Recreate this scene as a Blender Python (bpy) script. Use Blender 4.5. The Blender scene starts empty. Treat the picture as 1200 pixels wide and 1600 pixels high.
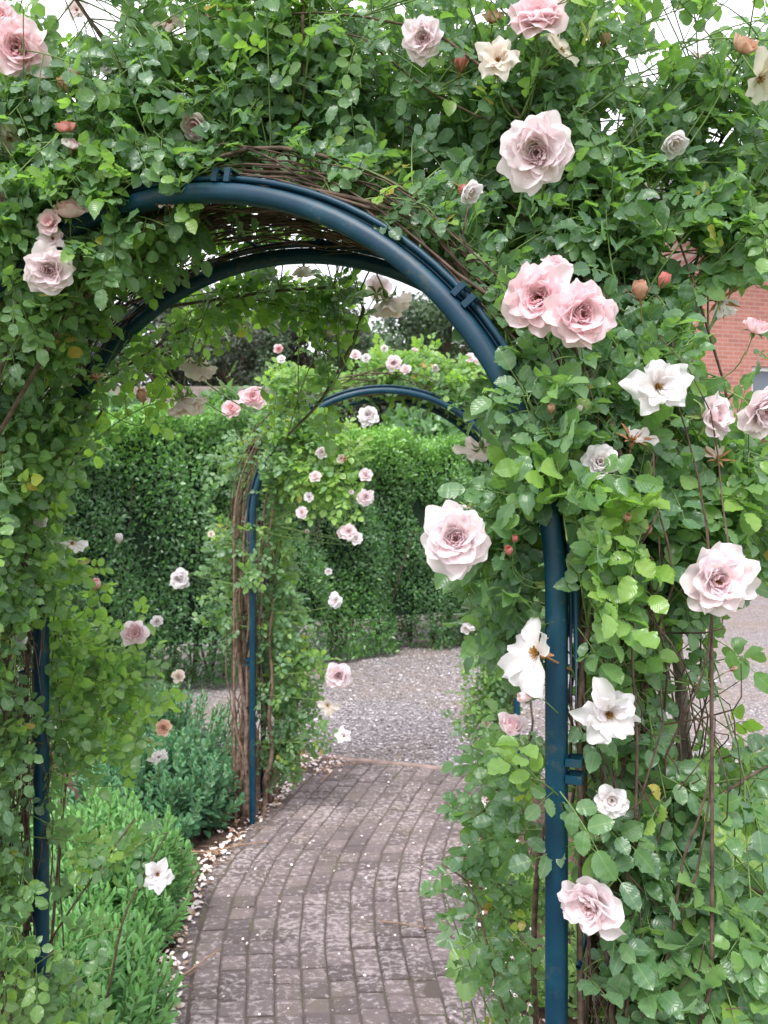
import bpy, math, random
import numpy as np
from mathutils import Vector, Matrix
rng = np.random.default_rng(7)
random.seed(7)
scene = bpy.context.scene
# ------------------------------------------------------------------ camera
F, HOR, EYE = 1250.0, 769.0, 1.70
cam_d = bpy.data.cameras.new("camera"); cam = bpy.data.objects.new("camera", cam_d)
scene.collection.objects.link(cam)
cam.location = (0, 0, EYE); cam.rotation_euler = (math.radians(90), 0, 0)
cam_d.sensor_fit = 'VERTICAL'; cam_d.sensor_height = 36.0; cam_d.lens = 36.0 * F / 1600
cam_d.shift_y = -(800 - HOR) / 1600
cam_d.clip_start = 0.05; cam_d.clip_end = 600
cam_d.dof.use_dof = True; cam_d.dof.focus_distance = 1.35; cam_d.dof.aperture_fstop = 9.0
scene.camera = cam
scene.render.resolution_x, scene.render.resolution_y = 768, 1024
# ------------------------------------------------------------------ world and sun (overcast)
SUN_EL, SUN_AZ = math.radians(58), math.radians(200)
world = bpy.data.worlds.new("World"); scene.world = world; world.use_nodes = True
nt = world.node_tree; nt.nodes.clear()
sky = nt.nodes.new("ShaderNodeTexSky"); sky.sky_type = 'NISHITA'; sky.sun_disc = False
sky.sun_elevation = SUN_EL; sky.sun_rotation = SUN_AZ; sky.air_density = 1.0; sky.dust_density = 4.0
bg1 = nt.nodes.new("ShaderNodeBackground"); bg1.inputs[1].default_value = 0.10
nt.links.new(sky.outputs[0], bg1.inputs[0])
bg2 = nt.nodes.new("ShaderNodeBackground"); bg2.inputs[1].default_value = 1.0
tc = nt.nodes.new("ShaderNodeTexCoord"); nz = nt.nodes.new("ShaderNodeTexNoise"); nz.inputs['Scale'].default_value = 2.2; nz.inputs['Detail'].default_value = 5
rp = nt.nodes.new("ShaderNodeValToRGB")
rp.color_ramp.elements[0].position = .3; rp.color_ramp.elements[0].color = (.66, .65, .73, 1)
rp.color_ramp.elements[1].position = .7; rp.color_ramp.elements[1].color = (1.05, 1.03, 1.08, 1)
nt.links.new(tc.outputs['Generated'], nz.inputs['Vector']); nt.links.new(nz.outputs[0], rp.inputs[0]); nt.links.new(rp.outputs[0], bg2.inputs[0])
mx = nt.nodes.new("ShaderNodeMixShader"); mx.inputs[0].default_value = 0.86
nt.links.new(bg1.outputs[0], mx.inputs[1]); nt.links.new(bg2.outputs[0], mx.inputs[2])
wo = nt.nodes.new("ShaderNodeOutputWorld"); nt.links.new(mx.outputs[0], wo.inputs[0])
sl = bpy.data.lights.new("sun", 'SUN'); sl.energy = 1.5; sl.angle = math.radians(25); sl.color = (1.0, .985, .965)
so = bpy.data.objects.new("sun", sl); scene.collection.objects.link(so)
sd = Vector((math.sin(SUN_AZ) * math.cos(SUN_EL), math.cos(SUN_AZ) * math.cos(SUN_EL), math.sin(SUN_EL)))
so.rotation_euler = sd.to_track_quat('Z', 'Y').to_euler(); so.location = (0, 0, 12)
scene.view_settings.view_transform = 'Standard'; scene.view_settings.look = 'None'
scene.view_settings.exposure = 1.35; scene.view_settings.gamma = 1.0
scene.cycles.max_bounces = 8; scene.cycles.transparent_max_bounces = 8
scene.cycles.use_denoising = True
# ------------------------------------------------------------------ helpers
def at(px, py, Y): return np.array([(px - 600) / F * Y, Y, EYE + (HOR - py) / F * Y])
def gxy(px, py):
    Y = EYE * F / (py - HOR); return ((px - 600) / F * Y, Y)
def proj(p): p = np.atleast_2d(p); Y = np.maximum(p[:, 1], .05); return 600 + F * p[:, 0] / Y, HOR - F * (p[:, 2] - EYE) / Y
def unit(v):
    v = np.asarray(v, float); return v / np.maximum(np.linalg.norm(v, axis=-1, keepdims=True), 1e-9)
def rv(n=None): return rng.normal(size=3) if n is None else rng.normal(size=(n, 3))
def link(name, data, parent=None, loc=None):
    o = bpy.data.objects.new(name, data); scene.collection.objects.link(o)
    if parent is not None: o.parent = parent
    if loc is not None: o.location = loc
    return o
def thing(name, label, cat, loc=(0, 0, 0), group=None):
    o = link(name, None); o.location = loc; o['label'] = label; o['category'] = cat; o.empty_display_size = .1
    if group: o['group'] = group
    return o
def tag(o, label, cat, group=None):
    o['label'] = label; o['category'] = cat
    if group: o['group'] = group
    return o
class MB:
    """collects polygons as numpy blocks and links them as one mesh object"""
    def __init__(s): s.v = []; s.f = []; s.n = 0; s.a = []; s.uv = []
    def add(s, V, faces, a=0.0, uv=None):
        V = np.asarray(V, float).reshape(-1, 3)
        s.v.append(V); s.f.append([(np.asarray(f) + s.n) for f in faces]); s.n += len(V)
        s.a.append(np.full(len(V), a) if np.isscalar(a) else np.asarray(a, float))
        s.uv.append(np.zeros((len(V), 2)) if uv is None else np.asarray(uv, float))
    def grid(s, P, a=0.0, uv=None, closed_u=False):
        nu, nv = P.shape[:2]; idx = np.arange(nu * nv).reshape(nu, nv)
        if closed_u: idx = np.vstack([idx, idx[:1]])
        q = np.stack([idx[:-1, :-1], idx[1:, :-1], idx[1:, 1:], idx[:-1, 1:]], -1).reshape(-1, 4)
        s.add(P.reshape(-1, 3), [q], a, uv)
    def tube(s, pts, r, sides=5, a=0.0, flat=1.0, cap=False):
        P = np.asarray(pts, float); n = len(P); r = np.broadcast_to(np.asarray(r, float), (n,))
        T = np.gradient(P, axis=0); T = unit(T)
        ref = np.array([0, 0, 1.0]) if abs(T[:, 2]).mean() < .8 else np.array([0, 1.0, 0])
        U = unit(np.cross(T, ref)); W = np.cross(T, U)
        an = np.linspace(0, 2 * np.pi, sides, endpoint=False)
        V = P[None] + (np.cos(an)[:, None, None] * U[None] * r[None, :, None] + np.sin(an)[:, None, None] * W[None] * r[None, :, None] * flat)
        s.grid(V, a, closed_u=True)
        if cap:
            b = s.n - sides * n
            s.f.append([np.array([[b + k * n for k in range(sides)][::-1]])]); s.f.append([np.array([[b + k * n + n - 1 for k in range(sides)]])])
    def box(s, c, sx, sy, sz, rot=0, a=0.0):
        x, y, z = sx / 2, sy / 2, sz / 2
        V = np.array([[i, j, k] for k in (-z, z) for j in (-y, y) for i in (-x, x)])
        cr, sr = math.cos(rot), math.sin(rot)
        V = np.c_[V[:, 0] * cr - V[:, 1] * sr, V[:, 0] * sr + V[:, 1] * cr, V[:, 2]] + np.asarray(c)
        s.add(V, [np.array([[0, 2, 3, 1], [4, 5, 7, 6], [0, 1, 5, 4], [2, 6, 7, 3], [0, 4, 6, 2], [1, 3, 7, 5]])], a)
    def mesh(s, name, mat, smooth=True, origin=None):
        me = bpy.data.meshes.new(name)
        V = np.vstack(s.v)
        if origin is not None: V = V - np.asarray(origin)
        fl = [f for b in s.f for f in b]
        loops = np.concatenate([f.reshape(-1) for f in fl]); cnt = np.concatenate([np.full(len(f), f.shape[1]) for f in fl])
        me.vertices.add(len(V)); me.vertices.foreach_set('co', V.astype(np.float32).ravel())
        me.loops.add(len(loops)); me.loops.foreach_set('vertex_index', loops.astype(np.int32))
        me.polygons.add(len(cnt)); st = np.concatenate([[0], np.cumsum(cnt)[:-1]])
        me.polygons.foreach_set('loop_start', st.astype(np.int32)); me.polygons.foreach_set('loop_total', cnt.astype(np.int32))
        me.polygons.foreach_set('use_smooth', np.full(len(cnt), smooth))
        A = me.attributes.new('tint', 'FLOAT', 'POINT'); A.data.foreach_set('value', np.concatenate(s.a).astype(np.float32))
        uvl = me.uv_layers.new(name='UVMap'); uv = np.vstack(s.uv)[loops]; uvl.data.foreach_set('uv', uv.astype(np.float32).ravel())
        me.update(calc_edges=True); me.validate()
        for m in (mat if isinstance(mat, list) else [mat]): me.materials.append(m)
        return me
    def build(s, name, mat, parent=None, smooth=True):
        return link(name, s.mesh(name, mat, smooth, None if parent is None else np.array(parent.location)), parent)
# ------------------------------------------------------------------ materials
def newmat(name):
    m = bpy.data.materials.new(name); m.use_nodes = True; t = m.node_tree; t.nodes.clear()
    out = t.nodes.new('ShaderNodeOutputMaterial'); b = t.nodes.new('ShaderNodeBsdfPrincipled')
    t.links.new(b.outputs[0], out.inputs[0]); return m, t, b, out
def N(t, typ, **kw):
    n = t.nodes.new(typ)
    for k, v in kw.items():
        if k in n.inputs.keys(): n.inputs[k].default_value = v
        else: setattr(n, k, v)
    return n
def ramp(t, src, stops, interp='LINEAR'):
    r = t.nodes.new('ShaderNodeValToRGB'); cr = r.color_ramp; cr.interpolation = interp
    while len(cr.elements) < len(stops): cr.elements.new(.5)
    for e, (p, c) in zip(cr.elements, stops): e.position = p; e.color = (*c, 1) if len(c) == 3 else c
    if src is not None: t.links.new(src, r.inputs[0])
    return r
def mixc(t, f, a, b, mode='MIX'):
    m = t.nodes.new('ShaderNodeMix'); m.data_type = 'RGBA'; m.blend_type = mode
    for s, v in ((m.inputs[0], f), (m.inputs[6], a), (m.inputs[7], b)):
        if hasattr(v, 'is_output') or isinstance(v, bpy.types.NodeSocket): t.links.new(v, s)
        else: s.default_value = v if isinstance(v, (int, float)) else (*v, 1)
    return m.outputs[2]
def mathn(t, op, a, b=0.0, clamp=False):
    m = t.nodes.new('ShaderNodeMath'); m.operation = op; m.use_clamp = clamp
    for s, v in ((m.inputs[0], a), (m.inputs[1], b)):
        if isinstance(v, bpy.types.NodeSocket): t.links.new(v, s)
        else: s.default_value = v
    return m.outputs[0]
def noise(t, scale, detail=4, rough=.55, coord='Object', vec=None):
    n = t.nodes.new('ShaderNodeTexNoise'); n.inputs['Scale'].default_value = scale; n.inputs['Detail'].default_value = detail; n.inputs['Roughness'].default_value = rough
    if vec is None:
        c = t.nodes.new('ShaderNodeTexCoord'); vec = c.outputs[coord]
    t.links.new(vec, n.inputs['Vector']); return n.outputs[0]
def bump(t, h, b, strength=.5, dist=.01):
    n = t.nodes.new('ShaderNodeBump'); n.inputs['Strength'].default_value = strength; n.inputs['Distance'].default_value = dist
    t.links.new(h, n.inputs['Height']); t.links.new(n.outputs[0], b.inputs['Normal'])
def attr(t):
    a = t.nodes.new('ShaderNodeAttribute'); a.attribute_name = 'tint'; return a.outputs['Fac']

def leaf_material(name, stops, under, trans=(.28, .5, .06), tw=.32, rough=.42, veins=True):
    m, t, b, out = newmat(name)
    c = ramp(t, attr(t), stops).outputs[0]
    c = mixc(t, mathn(t, 'MULTIPLY', noise(t, 22, 3), .35), c, (.16, .22, .07))
    if veins:
        uv = t.nodes.new('ShaderNodeUVMap'); sp = t.nodes.new('ShaderNodeSeparateXYZ'); t.links.new(uv.outputs[0], sp.inputs[0])
        ax = mathn(t, 'ABSOLUTE', sp.outputs[0])
        mid = mathn(t, 'LESS_THAN', ax, .035)
        ph = mathn(t, 'SUBTRACT', mathn(t, 'MULTIPLY', sp.outputs[1], 44), mathn(t, 'MULTIPLY', ax, 40))
        sv = mathn(t, 'POWER', mathn(t, 'MAXIMUM', mathn(t, 'SINE', ph), 0.0), 6.0)
        vv = mathn(t, 'MAXIMUM', mid, mathn(t, 'MULTIPLY', sv, .45))
        c = mixc(t, mathn(t, 'MULTIPLY', vv, .5), c, (.22, .34, .12))
        bump(t, mathn(t, 'SUBTRACT', 1.0, vv), b, .5, .002)
    if veins:
        sp2 = ramp(t, noise(t, 75, 2), [(.70, (0, 0, 0)), (.76, (1, 1, 1))]).outputs[0]; c = mixc(t, mathn(t, 'MULTIPLY', sp2, .7), c, (.20, .13, .04))
    g = t.nodes.new('ShaderNodeNewGeometry')
    c2 = mixc(t, g.outputs['Backfacing'], c, mixc(t, .6, c, under))
    t.links.new(c2, b.inputs['Base Color']); b.inputs['Roughness'].default_value = rough
    b.inputs['Specular IOR Level'].default_value = .7; b.inputs['Sheen Weight'].default_value = .25; b.inputs['Sheen Roughness'].default_value = .4; b.inputs['Sheen Tint'].default_value = (.8, 1, .95, 1)
    tr = t.nodes.new('ShaderNodeBsdfTranslucent'); t.links.new(mixc(t, .55, mixc(t, 1.0, c, (2.2, 2.6, 1.2), 'MULTIPLY'), trans), tr.inputs[0])
    ms = t.nodes.new('ShaderNodeMixShader'); ms.inputs[0].default_value = tw
    t.links.new(b.outputs[0], ms.inputs[1]); t.links.new(tr.outputs[0], ms.inputs[2]); t.links.new(ms.outputs[0], out.inputs[0])
    return m
ROSE_STOPS = [(0, (.046, .120, .082)), (.35, (.078, .182, .112)), (.62, (.112, .240, .100)), (.80, (.20, .37, .07)), (.955, (.26, .40, .05)), (.975, (.50, .40, .04)), (1, (.35, .14, .04))]
M_ROSE = leaf_material('rose_leaf', ROSE_STOPS, (.18, .28, .17), (.34, .60, .05), .40, .31)
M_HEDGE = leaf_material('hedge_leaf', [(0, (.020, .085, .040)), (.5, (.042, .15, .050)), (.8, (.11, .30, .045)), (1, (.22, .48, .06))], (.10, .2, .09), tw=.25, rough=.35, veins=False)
M_SEDUM_D = leaf_material('succulent_leaf', [(0, (.038, .16, .080)), (1, (.13, .34, .165))], (.1, .25, .14), (.12, .42, .2), .15, .5, False)
M_SEDUM_L = leaf_material('perennial_leaf', [(0, (.06, .22, .08)), (1, (.22, .50, .15))], (.16, .32, .14), (.22, .5, .12), .25, .5, False)
M_GRASS = leaf_material('grass_blade', [(0, (.08, .2, .04)), (1, (.26, .42, .09))], (.2, .34, .1), (.3, .5, .08), .3, .5, False)
M_TREE = leaf_material('tree_leaf', [(0, (.018, .045, .028)), (.6, (.035, .085, .04)), (1, (.08, .16, .06))], (.07, .12, .06), (.12, .2, .06), .2, .6, False)
M_TREE_G = leaf_material('tree_leaf_grey', [(0, (.028, .036, .034)), (.6, (.055, .062, .052)), (1, (.10, .11, .085))], (.07, .08, .06), (.12, .12, .08), .12, .7, False)

def petal_material(name, light, deep, tw=.45):
    m, t, b, out = newmat(name)
    c = ramp(t, attr(t), [(0, light), (.55, tuple(.6 * l + .4 * d for l, d in zip(light, deep))), (1, deep)]).outputs[0]
    uv = t.nodes.new('ShaderNodeUVMap'); sp = t.nodes.new('ShaderNodeSeparateXYZ'); t.links.new(uv.outputs[0], sp.inputs[0])
    st = mathn(t, 'SINE', mathn(t, 'ADD', mathn(t, 'MULTIPLY', sp.outputs[0], 34.0), mathn(t, 'MULTIPLY', noise(t, 60, 2), 6.0)))
    c = mixc(t, mathn(t, 'MULTIPLY', mathn(t, 'POWER', mathn(t, 'SUBTRACT', 1.0, sp.outputs[1], True), 2.0), .45), c, tuple(.6 * d + .4 * e for d, e in zip(deep, (.86, .70, .45))))
    bump(t, st, b, .12, .002)
    t.links.new(c, b.inputs['Base Color']); b.inputs['Roughness'].default_value = .6; b.inputs['Specular IOR Level'].default_value = .25
    b.inputs['Sheen Weight'].default_value = .15
    tr = t.nodes.new('ShaderNodeBsdfTranslucent'); t.links.new(c, tr.inputs[0])
    ms = t.nodes.new('ShaderNodeMixShader'); ms.inputs[0].default_value = tw
    t.links.new(b.outputs[0], ms.inputs[1]); t.links.new(tr.outputs[0], ms.inputs[2]); t.links.new(ms.outputs[0], out.inputs[0])
    return m
P_PINK = petal_material('pink_petal', (.94, .76, .80), (.93, .52, .57))
P_PALE = petal_material('pale_pink_petal', (.93, .84, .87), (.92, .67, .70))
P_WHITE = petal_material('white_petal', (.90, .87, .90), (.88, .79, .76))
P_CREAM = petal_material('cream_petal', (.88, .80, .74), (.84, .66, .54))
P_DEEP = petal_material('deep_bud_petal', (.78, .42, .40), (.70, .16, .14))
P_PEACH = petal_material('peach_bud_petal', (.78, .56, .44), (.66, .34, .22))
def simple(name, col, rough=.7, scale=20, var=.4, bs=.4, bd=.004, spec=.3):
    m, t, b, out = newmat(name); n = noise(t, scale, 6)
    c = mixc(t, ramp(t, n, [(.3, (0, 0, 0)), (.7, (1, 1, 1))]).outputs[0], tuple(x * (1 - var) for x in col), tuple(min(1, x * (1 + var)) for x in col))
    t.links.new(c, b.inputs['Base Color']); b.inputs['Roughness'].default_value = rough; b.inputs['Specular IOR Level'].default_value = spec
    bump(t, n, b, bs, bd); return m
M_STEM = simple('green_stem', (.13, .20, .06), .55, 40, .35)
M_BARK = simple('cane_bark', (.10, .070, .050), .85, 60, .6, .8)
M_TWIG = simple('dark_twig', (.095, .062, .048), .85, 50, .6)
M_GREYBARK = simple('grey_bark', (.17, .145, .12), .9, 45, .5, 1.0, .006)
M_WOODY = simple('woody_cane', (.17, .115, .085), .9, 45, .55, 1.0, .006)
M_DRY = simple('dry_twig', (.36, .22, .14), .8, 50, .35)
M_STAMEN = simple('stamen', (.42, .22, .05), .7, 200, .4)
M_SEPAL = simple('sepal', (.16, .24, .07), .6, 80, .3)
M_BSEPAL = simple('brown_sepal', (.34, .17, .08), .8, 80, .4)
M_SOIL = simple('soil', (.085, .055, .040), .95, 18, .6, 1.0, .03)
M_CLAMP = None
m, t, b, out = newmat('teal_paint'); M_PAINT = m
n1 = noise(t, 14, 6); n2 = noise(t, 160, 3); n3 = noise(t, 3.5, 8, .7)
c = mixc(t, ramp(t, n1, [(.35, (0, 0, 0)), (.75, (1, 1, 1))]).outputs[0], (.001, .028, .056), (.003, .048, .082))
c = mixc(t, ramp(t, mathn(t, 'MULTIPLY', n1, n2), [(.36, (0, 0, 0)), (.42, (1, 1, 1))]).outputs[0], c, (.05, .08, .08))
c = mixc(t, ramp(t, mathn(t, 'MULTIPLY', n3, noise(t, 55, 5, .7)), [(.29, (0, 0, 0)), (.37, (.75, .75, .75))]).outputs[0], c, (.055, .060, .045))
t.links.new(c, b.inputs['Base Color']); b.inputs['Roughness'].default_value = .42; b.inputs['Specular IOR Level'].default_value = .35; bump(t, n2, b, .12, .001)
# ------------------------------------------------------------------ leaflets
class Leaves:
    def __init__(s): s.P = []; s.D = []; s.Nn = []; s.S = []; s.T = []; s.W = []
    def add(s, p, d, n, size, tint, w=.66):
        s.P.append(p); s.D.append(d); s.Nn.append(n); s.S.append(size); s.T.append(tint); s.W.append(w)
    def add_many(s, P, D, Nn, S, T, W=.66):
        k = len(P); s.P.extend(P); s.D.extend(D); s.Nn.extend(Nn); s.S.extend(np.broadcast_to(S, (k,))); s.T.extend(T); s.W.extend(np.broadcast_to(W, (k,)))
    def build(s, name, mat, parent=None, lod=0, fold=.32, curl=.42, extra=None):
        n = len(s.P); P = np.array(s.P); D = unit(np.array(s.D)); Nn = np.array(s.Nn); S = np.array(s.S); W = np.array(s.W); T = np.array(s.T)
        Nn = unit(Nn - (Nn * D).sum(1, keepdims=True) * D + 1e-5); X = np.cross(D, Nn)
        if lod == 0: st = np.array([0, .07, .19, .25, .37, .43, .55, .61, .72, .78, .87, .92, 1.04]); wd = np.array([0, .20, .39, .37, .50, .465, .51, .465, .455, .40, .325, .25, 0])
        elif lod == 1: st = np.array([0, .18, .5, .84, 1.0]); wd = np.array([0, .38, .50, .32, 0])
        else: st = np.array([0, .5, 1.0]); wd = np.array([0, .5, 0])
        xs = []; ys = []
        for a_, w_ in zip(st, wd):
            if w_ == 0: xs += [0]; ys += [a_]
            else: xs += [-w_, 0, w_]; ys += [a_, a_, a_]
        xs = np.array(xs); ys = np.array(ys); k = len(xs)
        tri = [[0, 2, 1], [0, 3, 2]]; quad = []
        ns = len(st) - 2
        for i in range(ns - 1):
            o = 1 + 3 * i; quad += [[o, o + 1, o + 4, o + 3], [o + 1, o + 2, o + 5, o + 4]]
        o = 1 + 3 * (ns - 1); tri += [[o, o + 1, k - 1], [o + 1, o + 2, k - 1]]
        tri = np.array(tri); 
        fo = rng.normal(fold, .22, n); cu = rng.normal(curl, .3, n); wav = rng.normal(0, .035, (n, k)) * (np.abs(xs) > 0)[None]
        jx = 1 + rng.normal(0, .045, (n, k))
        lx = xs[None] * W[:, None] * jx; ly = np.broadcast_to(ys[None], (n, k)) * (1 - .08 * cu[:, None] ** 2)
        lz = fo[:, None] * np.abs(xs)[None] * W[:, None] - cu[:, None] * (ys ** 2)[None] * .5 + wav
        V = P[:, None] + S[:, None, None] * (lx[..., None] * X[:, None] + ly[..., None] * D[:, None] + lz[..., None] * Nn[:, None])
        mb = MB(); off = (np.arange(n) * k)[:, None, None]
        F_ = [(tri[None] + off).reshape(-1, 3)]
        if quad: F_.append((np.array(quad)[None] + off).reshape(-1, 4))
        uv = np.stack([np.tile(xs, n), np.tile(ys, n)], -1)
        mb.add(V.reshape(-1, 3), F_, np.repeat(T, k), uv)
        return mb.build(name, mat, parent)
# ------------------------------------------------------------------ arch geometry (fitted to the photograph)
A_, B_, S_ = .681, .670, 1.553
LC = math.pi * .6755; LT = 2 * S_ + LC
class ArchFrame:
    def __init__(s, cx, cy, yaw, D): s.c = np.array([cx, cy, 0.]); s.u = np.array([math.cos(yaw), -math.sin(yaw), 0]); s.w = np.array([math.sin(yaw), math.cos(yaw), 0]); s.D = D
    def pt(s, t, r=0, w=0):
        """t: metres along the hoop from the right foot; r outwards; w into depth"""
        t = np.asarray(t, float); r = np.asarray(r, float); w = np.asarray(w, float)
        th = np.clip((t - S_) / LC, 0, 1) * np.pi
        x = (A_ + r) * np.cos(th); z = S_ + (B_ + r) * np.sin(th)
        z = np.where(t < S_, t, z); z = np.where(t > S_ + LC, LT - t, z)
        return s.c + x[..., None] * s.u + w[..., None] * s.w + z[..., None] * np.array([0, 0, 1.])
AR1 = ArchFrame(-.382, 1.416, .375, .396)
AR2 = ArchFrame(.005, 4.121, -.01, .40)
def build_arch(ar, name, label, clamps):
    base = ar.c + ar.w * ar.D / 2
    root = thing(name, label, 'garden arch', tuple(base))
    ts = np.concatenate([[-.05], np.linspace(.3, S_, 8), np.linspace(S_, S_ + LC, 60)[1:], np.linspace(S_ + LC, LT - .3, 8)[1:], [LT + .05]])
    for w0 in (0, ar.D):
        mb = MB()                                  # main rounded flat tube
        P = ar.pt(ts, 0, np.full(len(ts), w0)); c1 = unit(ar.pt(ts, .1, w0) - ar.pt(ts, 0, w0))
        c1 = np.where(np.isfinite(c1), c1, 0)
        prof = [(-.0150, -.010), (-.012, -.0155), (0, -.018), (.012, -.0155), (.0150, -.010), (.0150, .010), (.011, .015), (-.011, .015), (-.0150, .010)]
        V = np.stack([P + a * c1 + b * ar.w for a, b in prof]); mb.grid(V, closed_u=True)
        hoop = mb.build('hoop', M_PAINT, root)
        mb = MB(); s2 = 1 if w0 == 0 else -1
        P2 = ar.pt(ts, .027, np.full(len(ts), w0 + .006 * s2)); mb.tube(P2, .0055, 8)
        P3 = ar.pt(ts, .0185, np.full(len(ts), w0 + .013 * s2)); mb.tube(P3, .004, 6)
        mb.build('outer_rail', M_PAINT, root)
    for t0 in clamps:
        for w0 in (0, ar.D):
            mb = MB(); tt = np.array([t0 - .016, t0 - .015, t0 + .015, t0 + .016])
            for dt in (-.012, .012):
                tt2 = np.array([t0 + dt - .006, t0 + dt - .005, t0 + dt + .005, t0 + dt + .006])
                P = ar.pt(tt2, .026, np.full(4, w0)); c1 = unit(ar.pt(tt2, .1, w0) - ar.pt(tt2, 0, w0))
                pr = [(-.011, -.017), (.012, -.017), (.012, .016), (-.011, .016)]
                sc = np.array([.8, 1, 1, .8])[:, None]
                mb.grid(np.stack([P + sc * (a * c1 + b * ar.w) for a, b in pr]), closed_u=True)
            cl = mb.build('clamp', M_PAINT, root, smooth=False)
    for t0 in np.arange(.35, LT, .33):
        mb = MB(); q = np.linspace(.006, ar.D - .006, 5); mb.tube(ar.pt(np.full(5, t0), .030, q), .004, 6); mb.build('cross_rod', M_PAINT, root)
    return root
build_arch(AR1, 'garden_arch', 'dark teal metal rose arch framing the foreground, covered with roses', [.62, 1.30, 2.02, 2.50, 3.2, 3.9, 4.6])
build_arch(AR2, 'garden_arch', 'smaller-looking teal metal arch farther down the brick path', [.8, 2.1, 3.1, 4.4])
# ------------------------------------------------------------------ climbing rose growth
OPEN_ELL = []      # (px,py,rx,ry,Y): nothing leafy nearer than Y inside it (keeps blossoms and passages free)
def blocked(p):
    x, y = proj(p); x, y = x[0], y[0]
    for (cx, cy, rx, ry, Y) in OPEN_ELL:
        if p[1] < Y and ((x - cx) / rx) ** 2 + ((y - cy) / ry) ** 2 < 1: return True
    return False
class Plant:
    def __init__(s): s.L = Leaves(); s.green = MB(); s.wood = MB(); s.nodes = []; s.blooms = []
    def cane(s, pts, r0, r1, mb=None, sides=7):
        pts = np.asarray(pts); n = len(pts); (mb or s.wood).tube(pts, np.linspace(r0, r1, n), sides); s.nodes.append(pts)
    def leaf(s, base, d, up, size, tint):
        """compound rose leaf: rachis with five or seven leaflets"""
        d = unit(d); up = unit(up - (up @ d) * d); side = np.cross(d, up)
        R = size * rng.uniform(1.7, 2.3); npair = 2 if rng.random() < .7 else 3 if rng.random() < .5 else 1
        if npair == 1: R *= .6
        tt = np.linspace(0, 1, 4); droop = rng.uniform(.05, .3)
        pts = base + np.outer(tt * R, d) - np.outer(tt ** 2 * R * droop, np.array([0, 0, 1.]))
        if blocked(pts[-1]) or blocked(pts[2]): return False
        s.green.tube(pts, np.array([.0011, .0009, .0008, .0006]), 3)
        for k in range(npair):
            f = .38 + .5 * k / max(1, npair - .4); p = base + d * R * f - np.array([0, 0, 1.]) * R * droop * f * f
            for sg in (-1, 1):
                dd = unit(d * .55 + sg * side * .95 + up * rng.normal(0, .12) + rv() * .08)
                sz = size * rng.uniform(.78, 1.0) * (.8 + .2 * (k + 1) / npair)
                s.L.add(p + dd * .003, dd, unit(up + rv() * .22), sz, np.clip(tint + rng.normal(0, .035), 0, .99), rng.uniform(.60, .84))
        s.L.add(pts[-1], unit(pts[-1] - pts[-2] + rv() * .003), unit(up + rv() * .2), size * rng.uniform(1.0, 1.15), np.clip(tint + rng.normal(0, .035), 0, .99), rng.uniform(.64, .84))
        return True
    def shoot(s, pts, size=.035, tint=.45, out=(0, -1, 0), step=.032, start=.25, r=.0018, keep=1.0):
        pts = np.asarray(pts, float); seg = np.linalg.norm(np.diff(pts, axis=0), axis=1); cl = np.r_[0, np.cumsum(seg)]; Lh = cl[-1]
        hit = tot = 0
        q = Lh * start; k = 0; out = np.asarray(out, float); tint = tint + rng.normal(0, .11)
        while q < Lh:
            p = np.array([np.interp(q, cl, pts[:, i]) for i in range(3)]); T = unit(np.array([np.interp(min(q + .01, Lh), cl, pts[:, i]) - np.interp(q - .01, cl, pts[:, i]) for i in range(3)]))
            ph = k * 2.4 + rng.normal(0, .4); a1 = unit(np.cross(T, [0.01, .02, 1])); a2 = np.cross(T, a1)
            d = unit(T * .5 + (a1 * math.cos(ph) + a2 * math.sin(ph)) * .9 + out * .15 + rv() * .15)
            age = q / Lh
            if rng.random() < keep:
                tot += 1; hit += s.leaf(p, d, unit(np.array([0, 0, 1.]) * .55 + out * .85 + rv() * .42), size * rng.uniform(.75, 1.15), (min(tint + (age - .5) * .28 + rng.normal(0, .10), .84) if rng.random() > .02 else rng.uniform(.9, .97)))
            q += step * rng.uniform(.7, 1.3); k += 1
        if hit >= .45 * tot: s.green.tube(pts, np.linspace(r, r * .55, len(pts)), 4)
    def grow_to(s, target, size, tint, out, maxlen=.30, step=.032):
        N_ = s.allnodes; d = np.linalg.norm(N_ - target, axis=1); j = np.argsort(d)[rng.integers(0, 26)]
        st = N_[j]; v = target - st; dist = np.linalg.norm(v)
        mid = (st + target) / 2 + np.array([0, 0, .10 * dist]) + rv() * .06 * dist
        tt = np.linspace(0, 1, 9)[:, None]; pts = (1 - tt) ** 2 * st + 2 * tt * (1 - tt) * mid + tt ** 2 * target
        sag = rng.uniform(0, .08); pts[:, 2] -= sag * dist * tt[:, 0] ** 3
        s.shoot(pts, size, tint, out, step, start=max(.12, 1 - maxlen / max(dist, .01)))
    def blob(s, px, py, Y, rx, ry, rY, n, size=.035, tint=.45, out=(0, -1, 0), step=.032, maxlen=.30):
        c = at(px, py, Y); rad = np.array([rx / F * Y, rY, ry / F * Y])
        for _ in range(n):
            u = unit(rv()) * rng.random() ** (1 / 2.2); s_ = c + u * rad
            if blocked(s_): continue
            s.grow_to(s_, size, tint, out, maxlen, step)
    def ready(s): s.allnodes = np.vstack(s.nodes)
def wander(ar, t0, t1, r0, w0, n=None, ramp_r=.02, ramp_w=.04, rlim=(.0, .10), wlim=None):
    n = n or max(6, int(abs(t1 - t0) / .05)); wlim = wlim or (.02, ar.D - .02)
    t = np.linspace(t0, t1, n)
    r = np.clip(r0 + np.cumsum(rng.normal(0, ramp_r, n)), *rlim); w = np.clip(w0 + np.cumsum(rng.normal(0, ramp_w, n)), *wlim)
    return ar.pt(t, r, w)
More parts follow.
